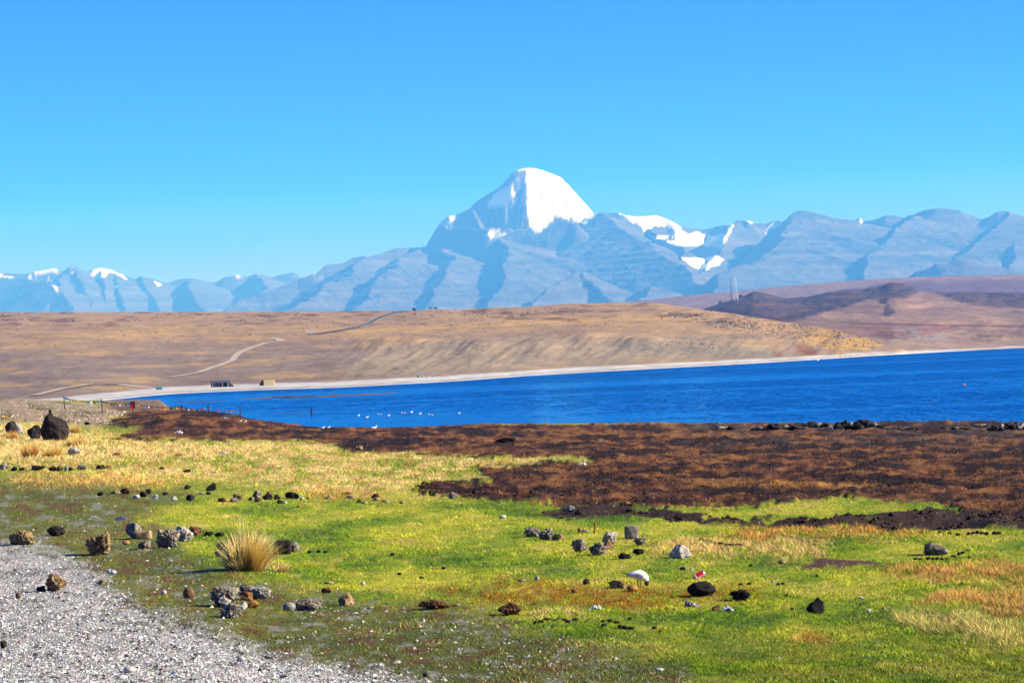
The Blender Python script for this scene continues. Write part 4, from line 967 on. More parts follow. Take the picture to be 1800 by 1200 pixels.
# dung pellets
MAT_DUNG = mat_plain('dung_black', alb(30, 22, 18), 0.95, 0.3, 30)
def rank(pts, i): return sorted(range(len(pts)), key=lambda k: pts[k][0]).index(i)
def dung(pts, label, sz=(8, 5)):
    for i, (x, y) in enumerate(pts):
        P0 = meadow.hit(x, y); mp = P0[1] / FPX; P, Fc, _ = rock_shape('S', 2, 5000 + int(x))
        a_, b_2 = sz[0] * random.uniform(.8, 1.2) * mp / 2, sz[1] * random.uniform(.8, 1.2) * mp / 2
        o = link('dung_pellet', mesh_np('dung_pellet', P * np.array([a_, a_, b_2]) + np.array([0, 0, b_2 * .8]), Fc, MAT_DUNG), None, tuple(P0))
        W_ = ['first', 'second', 'third', 'fourth', 'fifth', 'sixth', 'seventh', 'eighth', 'ninth', 'tenth', 'eleventh', 'twelfth']
        tag(o, label if isinstance(label, str) and i >= 12 else (label.replace('black dung pellet', W_[rank(pts, i)] + ' black dung pellet from the left') if isinstance(label, str) else label[i]), 'dung', label if isinstance(label, str) else 'dung pellets lying singly on the turf')
dung([(1258 + i * 6.2, 957 + .5 * i + random.uniform(-1, 1)) for i in range(8)] + [(1233, 950), (1239, 952), (1246, 951), (1251, 954)], 'black dung pellet in the row above the pointed triangular rock')
dung([(942, 1096), (951, 1094), (960, 1091), (967, 1090), (975, 1092), (983, 1090), (992, 1092), (999, 1094), (1011, 1091)], 'black dung pellet in the broken row on the foreground turf', (9, 6))
dung([(1060, 1095), (1072, 1094), (1084, 1096), (1090, 1104), (1098, 1105), (1109, 1106), (1062, 1102)], 'black dung pellet in the loose cluster on the bottom turf', (11, 7))
dung([(1610, 983), (1618, 984), (1632, 983), (1640, 984), (1648, 983), (1656, 984), (1664, 983), (1676, 979), (1686, 975), (1692, 973), (1703, 968), (1704, 981)], 'black dung pellet in the line below the round crusty rock', (8, 5))
dung([(1703, 940), (1711, 939), (1718, 938), (1726, 939), (1734, 940), (1748, 939), (1756, 939), (1669, 939), (1684, 941), (1652, 938)], 'black dung pellet in the line beside the mud at right', (9, 6))
dung([(1299, 1046), (1308, 1047), (1317, 1027), (1302, 1029), (1368, 1028), (1376, 1027), (1382, 1048), (780, 1000), (1007, 1078), (1108, 1088), (741, 1017), (702, 1010), (560, 971), (544, 972), (572, 971), (690, 976), (1430, 958), (1320, 995), (1436, 1013), (1392, 1072), (1150, 1105), (1160, 1112)], [
 'dung pellet below the lumpy blackish rock, left one', 'dung pellet below the lumpy blackish rock, right one', 'upper right dark pellet above the lumpy blackish rock', 'upper left dark pellet above the lumpy blackish rock', 'left of two close pellets above the pointed black rock', 'right of two close pellets above the pointed black rock', 'pellet lying between lumpy blackish rock and pointed black rock', 'pellet on bright turf right of the golden clump, far from any rock', 'pellet above the broken dung row, in the rusty grass', 'pellet above the loose dung cluster on the bottom turf', 'pellet on green turf above the long low brown rock', 'leftmost pellet on green turf above the long low brown rock', 'middle pellet right of the black block behind the clump', 'left pellet right of the black block behind the clump', 'right pellet right of the black block behind the clump', 'pellet far right of the black block behind the clump', 'pellet on the straw turf right of the pointed triangular rock', 'pellet on turf left of the small cream stone', 'pellet on turf below the dark mud patch', 'pellet left of the pointed black rock in its shadow', 'upper pellet right of the loose dung cluster', 'lower pellet right of the loose dung cluster'], (8, 5))

# ------------------------------------------------------------------ wooden stake, stick, litter, can
MAT_WOOD = mat_plain('weathered_wood', alb(176, 120, 72), 0.9, 0.3, 12)
MAT_DWOOD = mat_plain('dark_wood', alb(74, 58, 50), 0.9, 0.3, 12)
P0 = meadow.hit(1045, 936); mp = P0[1] / FPX
mb = MB().bar((0, 0, -.03), (0.012, 0, 16 * mp), 2.0 * mp, 8, 1.5 * mp).bar((0.012, 0, 16 * mp), (0.013, 0, 19.5 * mp), 2.4 * mp, 8, 2.2 * mp)
tag(mb.obj('wooden_stake', MAT_WOOD, None, tuple(P0), (0, 0.03, 0)), 'short brown wooden stake standing in the meadow', 'stake')
P0 = meadow.hit(1060, 1061); mp = P0[1] / FPX
tag(MB().bar((0, 0, .015), (26 * mp, .05, .03), .7 * mp, 5).bar((26 * mp, .05, .03), (46 * mp, .02, .018), .7 * mp, 5, .4 * mp).obj('stick', MAT_DWOOD, None, tuple(P0)), 'thin brown stick lying in the rusty grass', 'stick')
P0 = meadow.hit(207, 1071); mp = P0[1] / FPX
tag(MB().bar((0, 0, .012), (20 * mp, .02, .02), .9 * mp, 5).bar((20 * mp, .02, .02), (30 * mp, 0, .012), .9 * mp, 5, .5 * mp).obj('stick', MAT_WOOD, None, tuple(P0)), 'short brown stick on the gravel below the round brown cobble', 'stick')
def crumple(box, col, label, cat, name, seed, rough=.6):
    x0, y0, x1, y1 = box; P0 = meadow.hit((x0 + x1) / 2, y1); mp = P0[1] / FPX; r = np.random.default_rng(seed)
    n = 12; u, v = np.meshgrid(np.linspace(-1, 1, n), np.linspace(-1, 1, n)); ed = 1 - .25 * r.random(u.shape)
    W, Hh = (x1 - x0) * mp / 2, (y1 - y0) * mp
    z = np.abs(noise3(u * 1.6 + seed, v * 1.6, u * 0)) * 1.5 + .6 * r.random(u.shape) * .3 + .1
    z = z / z.max() * Hh * np.clip(1.3 - (u ** 2 + v ** 2) * .8, .05, 1)
    T = np.stack([u * W * ed, v * W * .8 * ed, z], -1).reshape(-1, 3)
    B = T - np.array([0, 0, .003]); F = grid_faces(n, n); Fb = F[:, ::-1] + n * n
    V = np.concatenate([T, B]); 
    m = mat_plain(name + '_sheet', col, rough, .12, 20)
    return tag(link(name, mesh_np(name, V, np.concatenate([F, Fb]), m, smooth=False), None, tuple(P0)), label, cat)
crumple((186, 998, 206, 1007), alb(214, 220, 236), 'crumpled white plastic scrap where gravel meets turf', 'litter', 'plastic_scrap', 3)
crumple((202, 906, 222, 913), (0.01, 0.03, 0.22), 'dark blue scrap of plastic on the turf above the rocks at left', 'litter', 'plastic_scrap', 5)
crumple((158, 905, 172, 909), alb(190, 190, 190), 'grey white scrap left of the blue one', 'litter', 'plastic_scrap', 6)
crumple((1034, 1060, 1059, 1070), alb(224, 228, 236), 'white torn paper scrap in the rusty grass left of the stick', 'litter', 'paper_scrap', 7)
crumple((1268, 1060, 1290, 1073), alb(226, 230, 240), 'white crumpled paper peak below the lumpy blackish rock', 'litter', 'paper_scrap', 8)
rock((1250, 1062, 1266, 1073), 'F', 'brown', 'half white half brown stone left of the white crumpled paper')
crumple((1201, 1050, 1230, 1066), alb(150, 152, 164), 'grey and white feathery scrap below the big rounded black rock', 'litter', 'feather_scrap', 9)
crumple((306, 754, 322, 762), alb(236, 238, 240), 'white plastic scrap lying on the brown mud by the lake', 'litter', 'plastic_scrap', 11)
crumple((1016, 810, 1032, 817), alb(230, 230, 232), 'white scrap lying on the marsh near the yellow turf tongue', 'litter', 'plastic_scrap', 12)
crumple((384, 790, 402, 797), alb(226, 214, 196), 'cream scrap on the straw turf left of centre', 'litter', 'paper_scrap', 13)
# red drinks can, tilted
MAT_RED, _, pr = mat_new('can_red_paint', .3, .5); pr.inputs['Base Color'].default_value = (.42, .008, .02, 1)
MAT_ALU, _, pr = mat_new('can_aluminium', .35, .5); pr.inputs['Base Color'].default_value = (.7, .7, .7, 1); pr.inputs['Metallic'].default_value = 1
MAT_WPRINT, _, pr = mat_new('can_white_print', .4, .4); pr.inputs['Base Color'].default_value = (.8, .8, .8, 1)
P0 = meadow.hit(1229, 1018)
can = empty('drinks_can', tuple(P0 + np.array([0, 0, .052]))); tag(can, 'red drinks can with white lettering lying tilted behind the big rounded black rock', 'can')
def lathe(prof, n=28):
    b = MB(); v = []; f = []
    for (r, x) in prof:
        for k in range(n):
            t_ = 2 * math.pi * k / n; v.append((x, r * math.cos(t_), r * math.sin(t_)))
    for i in range(len(prof) - 1):
        for k in range(n): f.append((i * n + k, i * n + (k + 1) % n, (i + 1) * n + (k + 1) % n, (i + 1) * n + k))
    return b.add(v, f)
lathe([(.0325, -.05), (.033, -.046), (.033, .046), (.0325, .05)]).obj('body', MAT_RED, can, smooth=True)
lathe([(.0, -.052), (.02, -.052), (.024, -.058), (.0325, -.05)]).obj('base', MAT_ALU, can, smooth=True)
lathe([(.0325, .05), (.027, .059), (.028, .061), (.026, .059), (.0, .058)]).obj('lid', MAT_ALU, can, smooth=True)
cu = bpy.data.curves.new('lettering', 'FONT'); cu.body = 'COCA'; cu.size = .034; cu.align_x = 'CENTER'; cu.align_y = 'CENTER'; cu.extrude = 0
to = bpy.data.objects.new('lettering_tmp', cu); COL.objects.link(to)
dg = bpy.context.evaluated_depsgraph_get(); tme = bpy.data.meshes.new_from_object(to.evaluated_get(dg)); bpy.data.objects.remove(to)
bmx = bmesh.new(); bmx.from_mesh(tme); bmesh.ops.subdivide_edges(bmx, edges=[e for e in bmx.edges if e.calc_length() > .006], cuts=3); bmesh.ops.triangulate(bmx, faces=bmx.faces)
for v in bmx.verts:
    th = v.co.y / .033; v.co = Vector((v.co.x, -math.cos(th) * .0336, math.sin(th) * .0336))
bmx.to_mesh(tme); bmx.free(); tme.name = 'lettering'; tme.materials.append(MAT_WPRINT); link('lettering', tme, can)
lathe([(.03365, -.040), (.03365, -.034)]).obj('stripe', MAT_WPRINT, can, smooth=True)
can.rotation_euler = (0.45, math.radians(-24), math.radians(12)); can.scale = (1.35, 1.35, 1.35)

# ------------------------------------------------------------------ grass clumps
MAT_BLADE = mat_attr('dry_blade', nscale=30, detail=3, var=((.3, .85), (.7, 1.15)), rough=.7)
def blades(P, Hh, Wd, lean, colr, nseg=1, seed=1, tipfall=0.0):
    """single tapered blades; P (n,3)"""
    r = np.random.default_rng(seed); n = len(P)
    th = r.uniform(0, 2 * np.pi, n); side = np.stack([np.cos(th), np.sin(th), np.zeros(n)], -1) * (Wd[:, None] / 2)
    vs = []; N = nseg * 2 + 1
    for i in range(nseg):
        q = i / nseg; c_ = P + lean * (q ** 1.6)[None] if False else P + lean * (q ** 1.6) + np.array([0, 0, 1.0]) * (Hh[:, None] * (q - tipfall * q * q))
        wq = 1 - .55 * q
        vs += [c_ - side * wq, c_ + side * wq]
    vs.append(P + lean + np.array([0, 0, 1.0]) * (Hh[:, None] * (1 - tipfall)))
    V = np.stack(vs, 1).reshape(-1, 3)
    f = []
    for i in range(nseg - 1): f += [(2 * i, 2 * i + 1, 2 * i + 3), (2 * i, 2 * i + 3, 2 * i + 2)]
    f.append((2 * nseg - 2, 2 * nseg - 1, 2 * nseg))
    F = (np.arange(n)[:, None, None] * N + np.array(f)[None]).reshape(-1, 3)
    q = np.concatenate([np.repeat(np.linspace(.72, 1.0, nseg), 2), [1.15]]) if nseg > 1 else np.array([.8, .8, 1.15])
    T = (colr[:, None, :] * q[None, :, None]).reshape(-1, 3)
    return V, F, np.clip(T, 0, .85)
def clump(box, n, label, seed, stalks=0, stalk_px=0, col=(254, 222, 136), group=None, name='grass_clump'):
    x0, y0, x1, y1 = box; P0 = meadow.hit((x0 + x1) / 2, y1 - 1); mp = P0[1] / FPX; r = np.random.default_rng(seed)
    W = (x1 - x0) * mp / 2; Hc = (y1 - y0) * mp
    o = empty(name, tuple(P0)); tag(o, label, 'grass clump', group)
    an = r.uniform(0, 2 * np.pi, n); rr_ = np.sqrt(r.random(n)); B = np.stack([np.cos(an) * rr_ * W * .62, np.sin(an) * rr_ * W * .45, -.02 + 0 * an], -1)
    hh = Hc * r.uniform(.35, 1.15, n) * (1.05 - .35 * rr_)
    lean = np.stack([np.cos(an) * rr_, np.sin(an) * rr_, 0 * an], -1) * (W * .58) * r.uniform(.1, 1.25, (n, 1)) + np.array([.10, 0, 0]) * W + r.normal(size=(n, 3)) * W * .20
    lean[:, 2] = 0
    c = alb(*col)[None] * r.uniform(.8, 2.4, (n, 1)); c = np.where(r.random((n, 1)) < .25, alb(250, 232, 170)[None] * 1.3, c); c = np.where(r.random((n, 1)) < .18, alb(214, 150, 66)[None], c)
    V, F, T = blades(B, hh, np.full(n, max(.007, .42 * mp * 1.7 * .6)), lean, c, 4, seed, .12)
    link('leaves', mesh_np('leaves', V, F, MAT_BLADE, T, smooth=False), o)
    if stalks:
        k = stalks; an = r.uniform(0, 2 * np.pi, k); B = np.stack([np.cos(an) * W * .4 * r.random(k), np.sin(an) * W * .3 * r.random(k), 0 * an], -1)
        hh = stalk_px * mp * r.uniform(.6, 1.0, k); lean = np.stack([B[:, 0] * r.uniform(.3, 1.5, k), r.normal(size=k) * .08, 0 * an], -1) + np.array([-.04, 0, 0])
        c = alb(240, 220, 150)[None] * r.uniform(.8, 1.2, (k, 1))
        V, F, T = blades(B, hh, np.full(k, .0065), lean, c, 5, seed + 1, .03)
        link('seed_stalks', mesh_np('seed_stalks', V, F, MAT_BLADE, T, smooth=False), o)
    return o
clump((380, 916, 484, 1004), 2400, 'tall golden grass clump with long pale stalks, left of centre', 11, 60, 118)
clump((470, 982, 512, 1006), 400, 'paler small clump growing against the right side of the tall golden clump', 12, 10, 70, (240, 214, 140))
clump((32, 770, 72, 803), 700, 'rust tinged straw clump below the dark boulders', 13, col=(226, 170, 76))
clump((68, 775, 114, 804), 700, 'golden straw clump left of the smooth pale boulder', 14, col=(248, 204, 100))
clump((8, 752, 34, 772), 400, 'straw clump in front of the narrow upright boulder', 15, col=(235, 190, 90))
clump((118, 738, 142, 762), 400, 'light straw clump right of the great boulder', 16, col=(232, 205, 120))
clump((110, 760, 150, 784), 500, 'broad straw clump below the right side of the great boulder', 17, col=(232, 196, 100))
clump((2, 728, 16, 738), 200, 'small rusty clump on the stony bank at the left edge', 18, col=(215, 160, 80))
clump((306, 790, 322, 802), 200, 'small rusty tuft in the straw turf right of the flat brown stone', 19, col=(190, 140, 80))
clump((178, 728, 232, 736), 500, 'low yellow cushion of grass under the prayer flags', 20, col=(214, 204, 120))
clump((1402, 1110, 1434, 1121), 300, 'small orange tuft on the foreground turf below the pointed black rock', 21, col=(222, 165, 70))

# ------------------------------------------------------------------ turf blades, gravel, clods
def ground_pts(n, ymin, ymax, xmin=-160, xmax=1960, pw=1.0, seed=1):
    r = np.random.default_rng(seed)
    px = r.uniform(xmin, xmax, n); py = ymin + (ymax - ymin) * r.random(n) ** pw
    a, e = ae(px, py); Y = 3.0 / np.maximum(-e, .008)
    for _ in range(12): Y = .5 * Y + .5 * (EYE - zmeadow_base(a, Y)) / np.maximum(-e, .008)
    ok = (near_shore(a) - Y > 1.0) & (Y < 440)
    px, py, a, Y = px[ok], py[ok], a[ok], Y[ok]
    Zq = zones(px, py)
    X = a * Y
    return px, py, X, Y, meadow.height(X, Y), Zq, r
def turf(name, n, ymin, ymax, label, seed):
    px, py, X, Y, Zg, Zq, r = ground_pts(n, ymin, ymax, seed=seed)
    c = ground_colour(px, py, Zq)
    bare = np.clip(Zq['gravel'] * .97 + Zq['dirt'] * .62 + Zq['stony'] * .8 + Zq['strip'] * .7 + Zq['mud2'] * .8, 0, 1)
    k = r.random(len(px)) > bare
    px, py, X, Y, Zg, c = px[k], py[k], X[k], Y[k], Zg[k], c[k]; Zk = {q: v[k] for q, v in Zq.items() if q != 's'}; sw = np.max([v[k] for v in Zq['s']], 0)
    m_ = len(px)
    h = r.uniform(.010, .030, m_) * (1 + 1.3 * np.clip(Zk['straw'] * .7 + sw * 1.5 + Zk['marsh'] * .25, 0, 2)) 
    h = h * (1 + .6 * np.clip(fbm2(X / 1.1, Y / 2.2, 3, 50), 0, 1)) * np.clip(1 + 1.1 * fbm2(X / .30, Y / .55, 3, 66), .4, 2.2)
    wdt = np.clip(Y / 3600, .008, .04) * r.uniform(.7, 1.2, m_)
    h = np.maximum(h, Y / 2446 * .55)
    lean = r.normal(size=(m_, 3)) * h[:, None] * .75; lean[:, 2] = 0
    c = c * r.uniform(.62, 1.6, (m_, 1)) * (1 + .10 * r.normal(size=(m_, 3)))
    q_ = r.random(m_); dry = fbm2(X / .9, Y / 1.6, 3, 61)
    c = np.where((q_ < .08 + .30 * dry)[:, None] & (Zk['marsh'] < .5)[:, None], alb(224, 204, 118)[None] * r.uniform(.7, 1.25, (m_, 1)), c)
    c = np.where((q_ > .86)[:, None] & (Zk['marsh'] < .5)[:, None], c * .45, c)  # some blades darkened: undershadow of the turf put into their colour
    mk = Zk['marsh'] > .5
    c = np.where((mk & (q_ < .06 + .5 * dry))[:, None], alb(186, 140, 84)[None] * r.uniform(.5, 1.1, (m_, 1)), c)
    c = np.where((mk & (q_ > .80 - .3 * dry))[:, None], alb(48, 30, 26)[None] * r.uniform(.5, 1.5, (m_, 1)), c)
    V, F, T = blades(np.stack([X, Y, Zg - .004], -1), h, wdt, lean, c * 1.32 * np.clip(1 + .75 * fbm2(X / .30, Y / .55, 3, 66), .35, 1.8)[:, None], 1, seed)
    return tag(link(name, mesh_np(name, V, F, MAT_TURF, T, smooth=False)), label, 'grass', None, 'stuff')
MAT_TURF = mat_attr('turf_blade', nscale=3, detail=3, var=((.3, .9), (.7, 1.1)), rough=.75)
turf('turf_grass', 900000, 860, 1215, 'short green and yellow turf in the foreground meadow', 31)
turf('marsh_grass', 470000, 715, 862, 'straw and dead brown grass on the far meadow and marsh', 32)
OCT = np.array([(1, 0, 0), (-1, 0, 0), (0, 1, 0), (0, -1, 0), (0, 0, 1), (0, 0, -1)], float)
OCF = np.array([(0, 2, 4), (2, 1, 4), (1, 3, 4), (3, 0, 4), (2, 0, 5), (1, 2, 5), (3, 1, 5), (0, 3, 5)])
def lumps(name, X, Y, Zg, sz, colr, mat, label, cat, r, flat=.6, jit=.35):
    n = len(X); th = r.uniform(0, 6.28, n); c_, s_ = np.cos(th), np.sin(th)
    B = OCT[None] * (1 + jit * r.normal(size=(n, 6, 1))) + .18 * r.normal(size=(n, 6, 3))
    x = B[..., 0] * c_[:, None] - B[..., 1] * s_[:, None] * .8; y = B[..., 0] * s_[:, None] + B[..., 1] * c_[:, None] * .8
    V = np.stack([x, y, B[..., 2] * flat], -1) * sz[:, None, None] + np.stack([X, Y, Zg + sz * flat * .25], -1)[:, None]
    F = (np.arange(n)[:, None, None] * 6 + OCF[None]).reshape(-1, 3)
    T = np.repeat(colr[:, None, :], 6, 1).reshape(-1, 3)
    return tag(link(name, mesh_np(name, V.reshape(-1, 3), F, mat, np.clip(T, 0, .8), smooth=False)), label, cat, None, 'stuff')
MAT_PEB = mat_attr('pebble_stone', nscale=40, detail=3, var=((.3, .85), (.7, 1.15)), rough=.85)
px, py, X, Y, Zg, Zq, r = ground_pts(300000, 925, 1215, -30, 1000, seed=41)
k = r.random(len(px)) < np.clip(Zq['gravel'], 0, 1) * .42
X, Y, Zg = X[k], Y[k], Zg[k]; n = len(X)
g_ = r.choice([60, 140, 190, 225, 250], n, p=[.16, .22, .26, .22, .14]); cc = alb(1, 1, 1) * 0 + 1.3 * ((g_ / 255.) ** 2.2 * KALB)[:, None] * np.array([1.0, .99, .98]) * (1 + .05 * r.normal(size=(n, 3)))
lumps('gravel', X, Y, Zg, .005 + .009 * r.random(n) ** 2 + .016 * (r.random(n) < .03), cc, MAT_PEB, 'pale grey gravel covering the lower left corner', 'gravel', r)
px, py, X, Y, Zg, Zq, r = ground_pts(60000, 765, 1215, seed=42)
k = r.random(len(px)) < np.clip(Zq['dirt'] * .22 * (fbm2(px / 60, py / 20, 3, 9) > -.1) + .006 + Zq['gravel'] * .05, 0, 1)
X, Y, Zg = X[k], Y[k], Zg[k]; n = len(X)
cc = (r.uniform(.2, 1, n) ** 1.4 * .52)[:, None] * np.array([1, .93, .82]) * (1 + .08 * r.normal(size=(n, 3)))
lumps('scattered_pebbles', X, Y, Zg, .010 + .022 * r.random(n) ** 3, cc, MAT_PEB, 'small pale pebbles sprinkled over the thin turf', 'pebbles', r)
px, py, X, Y, Zg, Zq, r = ground_pts(40000, 700, 800, -30, 420, seed=43)
k = r.random(len(px)) < np.clip(Zq['stony'] * .28, 0, 1)
X, Y, Zg = X[k], Y[k], Zg[k]; n = len(X)
cc = (r.uniform(.2, 1, n) * .6)[:, None] * np.array([1, .80, .56]) * (1 + .08 * r.normal(size=(n, 3)))
lumps('bank_stones', X, Y, Zg, .04 + .07 * r.random(n) ** 2, cc, MAT_PEB, 'pale stones covering the bank at the left', 'stones', r)
# mud clods of the marsh
px, py, X, Y, Zg, Zq, r = ground_pts(60000, 745, 960, seed=44)
band = np.clip(Zq['marsh'] * (.03 + .22 * sstep(840, 870, py) * sstep(1300, 1000, px)) + Zq['strip'] * .30 + Zq['mud2'] * .05, 0, 1) * (fbm2(px / 40, py / 8, 3, 77) > -.05)
k = r.random(len(px)) < band; X, Y, Zg = X[k], Y[k], Zg[k]; n = len(X)
cc = alb(60, 40, 32)[None] * r.uniform(.4, 1.5, (n, 1))
lumps('mud_clods', X, Y, Zg, .03 + .07 * r.random(n) ** 3, cc, MAT_PEB, 'dark trodden mud clods along the marsh edge', 'mud clods', r, .55, .2)

# ------------------------------------------------------------------ birds
BM = {'white': mat_plain('white_plumage', (.74, .74, .76), .8, .06, 20), 'grey': mat_plain('grey_plumage', (.42, .43, .47), .8, .1, 20), 'black': mat_plain('black_plumage', (.02, .02, .022), .7, .2, 20),
      'head': mat_plain('dark_brown_plumage', (.05, .03, .025), .8, .2, 20), 'red': mat_plain('red_leg_skin', (.32, .05, .03), .6, .1, 20), 'brown': mat_plain('brown_plumage', (.13, .085, .05), .85, .35, 40), 'orange': mat_plain('orange_plumage', (.5, .2, .05), .85, .2, 20), 'buff': mat_plain('buff_plumage', (.38, .3, .2), .85, .2, 30)}
def bird(name, px, py, length_px, style, label, group=None, face=1, lay=None, water=False, cat='bird', wtag=None):
    lay_p = None
    if water:
        a, e = ae([px], [py]); Y = -EYE / e[0]; P0 = np.array([a[0] * Y, Y, 0.0])
    else: P0 = (lay or meadow).hit(px, py)
    mp = P0[1] / FPX; L = length_px * mp
    o = empty(name, tuple(P0), 0 if face > 0 else math.pi); tag(o, label, cat, group)
    s = L
    if style == 'peck':      # bending down, head at the ground
        H_ = .30
        body = [(-.36, 0, .43, .03, .02), (-.26, 0, .44, .09, .06), (-.12, 0, .44, .15, .13), (.04, 0, .42, .18, .18), (.18, 0, .36, .165, .17), (.27, 0, .28, .125, .13), (.30, 0, .20, .085, .09)]
        MB().loft([tuple(c * s for c in q) for q in body], 16).obj('body', BM['white'], o, smooth=True)
        MB().loft([tuple(c * s for c in q) for q in [(.29, 0, .23, .07, .07), (.305, 0, .16, .092, .09), (.30, 0, .09, .088, .08), (.285, 0, .03, .03, .03)]], 12).obj('head', BM['head'], o, smooth=True)
        MB().bar((.325 * s, 0, .045 * s), (.315 * s, 0, -.005), .016 * s, 6, .004 * s).obj('bill', BM['red'], o)
        MB().loft([tuple(c * s for c in q) for q in [(-.60, 0, .53, .02, .010), (-.46, 0, .49, .07, .022), (-.30, 0, .45, .09, .05)]], 8).obj('tail', BM['black'], o, smooth=True)
        for sd in (-1, 1):
            wg = MB().loft([(-.40 * s, 0, .45 * s, .012 * s, .02 * s), (-.22 * s, 0, .46 * s, .03 * s, .07 * s), (0, 0, .45 * s, .04 * s, .12 * s), (.14 * s, 0, .40 * s, .03 * s, .10 * s), (.2 * s, 0, .37 * s, .01 * s, .03 * s)], 10)
            wg.obj('wing', BM['grey'], o, (0, sd * .165 * s, .0), (sd * -.30, 0, 0), smooth=True)
            MB().bar((-.02 * s + .08 * s * (sd < 0), sd * .06 * s, .28 * s), (0.0 + .09 * s * (sd < 0), sd * .06 * s, 0), .018 * s, 6, .013 * s).box((-.03 + .08 * (sd < 0)) * s, (.06 + .08 * (sd < 0)) * s, (sd * .06 - .025) * s, (sd * .06 + .025) * s, 0, .012 * s).obj('leg', BM['red'], o)
    else:
        lift = {'swim': -.06, 'stand': .16, 'small': .07}[style]
        cm = {'white': ('white', 'white', 'grey', 'grey'), 'gull': ('white', 'white', 'grey', 'black'), 'dark': ('black', 'black', 'black', 'black'), 'brown': ('brown', 'brown', 'brown', 'brown'), 'orange': ('orange', 'buff', 'orange', 'black'), 'sparrow': ('buff', 'brown', 'brown', 'brown')}[wtag or 'gull']
        body = [(-.44, 0, .16, .03, .012), (-.30, 0, .15, .09, .05), (-.10, 0, .13, .15, .11), (.10, 0, .13, .15, .125), (.24, 0, .18, .10, .09), (.31, 0, .26, .06, .055)]
        MB().loft([(q[0] * s, 0, (q[2] + lift) * s, q[3] * s, q[4] * s) for q in body], 12).obj('body', BM[cm[0]], o, smooth=True)
        MB().loft([(.28 * s, 0, (.24 + lift) * s, .05 * s, .05 * s), (.32 * s, 0, (.32 + lift) * s, .065 * s, .06 * s), (.37 * s, 0, (.37 + lift) * s, .055 * s, .05 * s), (.40 * s, 0, (.38 + lift) * s, .02 * s, .02 * s)], 10).obj('head', BM[cm[1]], o, smooth=True)
        MB().bar((.39 * s, 0, (.36 + lift) * s), (.48 * s, 0, (.34 + lift) * s), .018 * s, 5, .004 * s).obj('bill', BM['red' if style != 'small' else 'buff'], o)
        MB().loft([(-.56 * s, 0, (.18 + lift) * s, .04 * s, .006 * s), (-.36 * s, 0, (.165 + lift) * s, .06 * s, .015 * s)], 8).obj('tail', BM[cm[3]], o, smooth=True)
        for sd in (-1, 1):
            MB().loft([(-.42 * s, 0, (.19 + lift) * s, .01 * s, .015 * s), (-.15 * s, 0, (.18 + lift) * s, .025 * s, .08 * s), (.12 * s, 0, (.16 + lift) * s, .02 * s, .07 * s)], 8).obj('wing', BM[cm[2]], o, (0, sd * .125 * s, 0), smooth=True)
            if style != 'swim': MB().bar((0, sd * .05 * s, .1 * s), (.01 * s, sd * .05 * s, -.01), .014 * s, 5).obj('leg', BM['red' if style == 'stand' else 'buff'], o)
    return o
bird('gull', 1122, 1031, 50, 'peck', 'white and grey gull with dark head pecking the turf beside the red can')
bird('small_brown_bird', 918, 1024, 20, 'small', 'tiny streaked brown bird crouching on the green turf in the centre', wtag='sparrow', face=1)
bird('dark_bird', 1042, 747, 12, 'small', 'brown pigeon-like bird standing on the crest by the lake', wtag='brown', face=-1)
for i, (x, y, sz, f, lb) in enumerate([(629, 731, 6, 1, 'white gull swimming, leftmost of the little flock'), (644, 734, 7, 1, 'white gull swimming, second from the left and lowest of the flock'), (667, 729, 6, -1, 'white gull swimming, third from the left of the flock'), (682, 731, 6, 1, 'dark backed gull swimming, fourth from the left'), (709, 727, 7, -1, 'gull swimming close left of the highest one'), (722, 725, 7, 1, 'white gull swimming, the furthest back of the flock'), (737, 728, 7, 1, 'low grey gull swimming, second from the right of the close flock'), (757, 730, 8, -1, 'gull swimming at the right end of the close flock'), (806, 727, 5, 1, 'lone white gull swimming well right of the flock'), (1437, 634, 5, 1, 'distant white gull on the water below the orange scar of the far shore')]):
    bird('swimming_gull', x, y, sz + 3, 'swim', lb, 'gulls swimming on the lake', f, water=True)
bird('standing_gull', 656, 757, 17, 'stand', 'largest grey and white gull standing in the shallows')
bird('standing_gull', 567, 755, 11, 'stand', 'grey gull standing in the shallows, left one of the pair', 'gull pair in the shallows', 1)
bird('standing_gull', 577, 754, 10, 'stand', 'grey gull standing in the shallows, right one of the pair', 'gull pair in the shallows', 1)
bird('standing_gull', 398, 738, 9, 'stand', 'white gull on the mud spit at the end of the prayer flags', 'gulls on the mud spit', -1)
bird('standing_gull', 422, 742, 8, 'stand', 'white gull at the water under the last flag pole', 'gulls on the mud spit', 1)
bird('standing_gull', 431, 743, 8, 'stand', 'white gull just right of the last flag pole', 'gulls on the mud spit', 1)
bird('standing_gull', 159, 715, 7, 'stand', 'white gull on the water edge under the first string of flags', 'gulls on the mud spit', 1)
bird('duck', 1694, 677, 10, 'swim', 'orange duck swimming far out at the right', water=True, wtag='orange', cat='duck')
bird('duck', 1634, 704, 9, 'swim', 'dark duck swimming at the right, nearer than the orange one', water=True, wtag='dark', cat='duck')
bird('duck', 1655, 703, 7, 'swim', 'small dark duck just right of the other dark duck', water=True, wtag='dark', cat='duck')
bird('duck', 625, 713, 6, 'swim', 'dark duck swimming behind the flock of gulls', water=True, wtag='dark', cat='duck')
bird('duck', 1119, 748, 7, 'swim', 'small dark duck on the water close to the crest', water=True, wtag='dark', cat='duck')
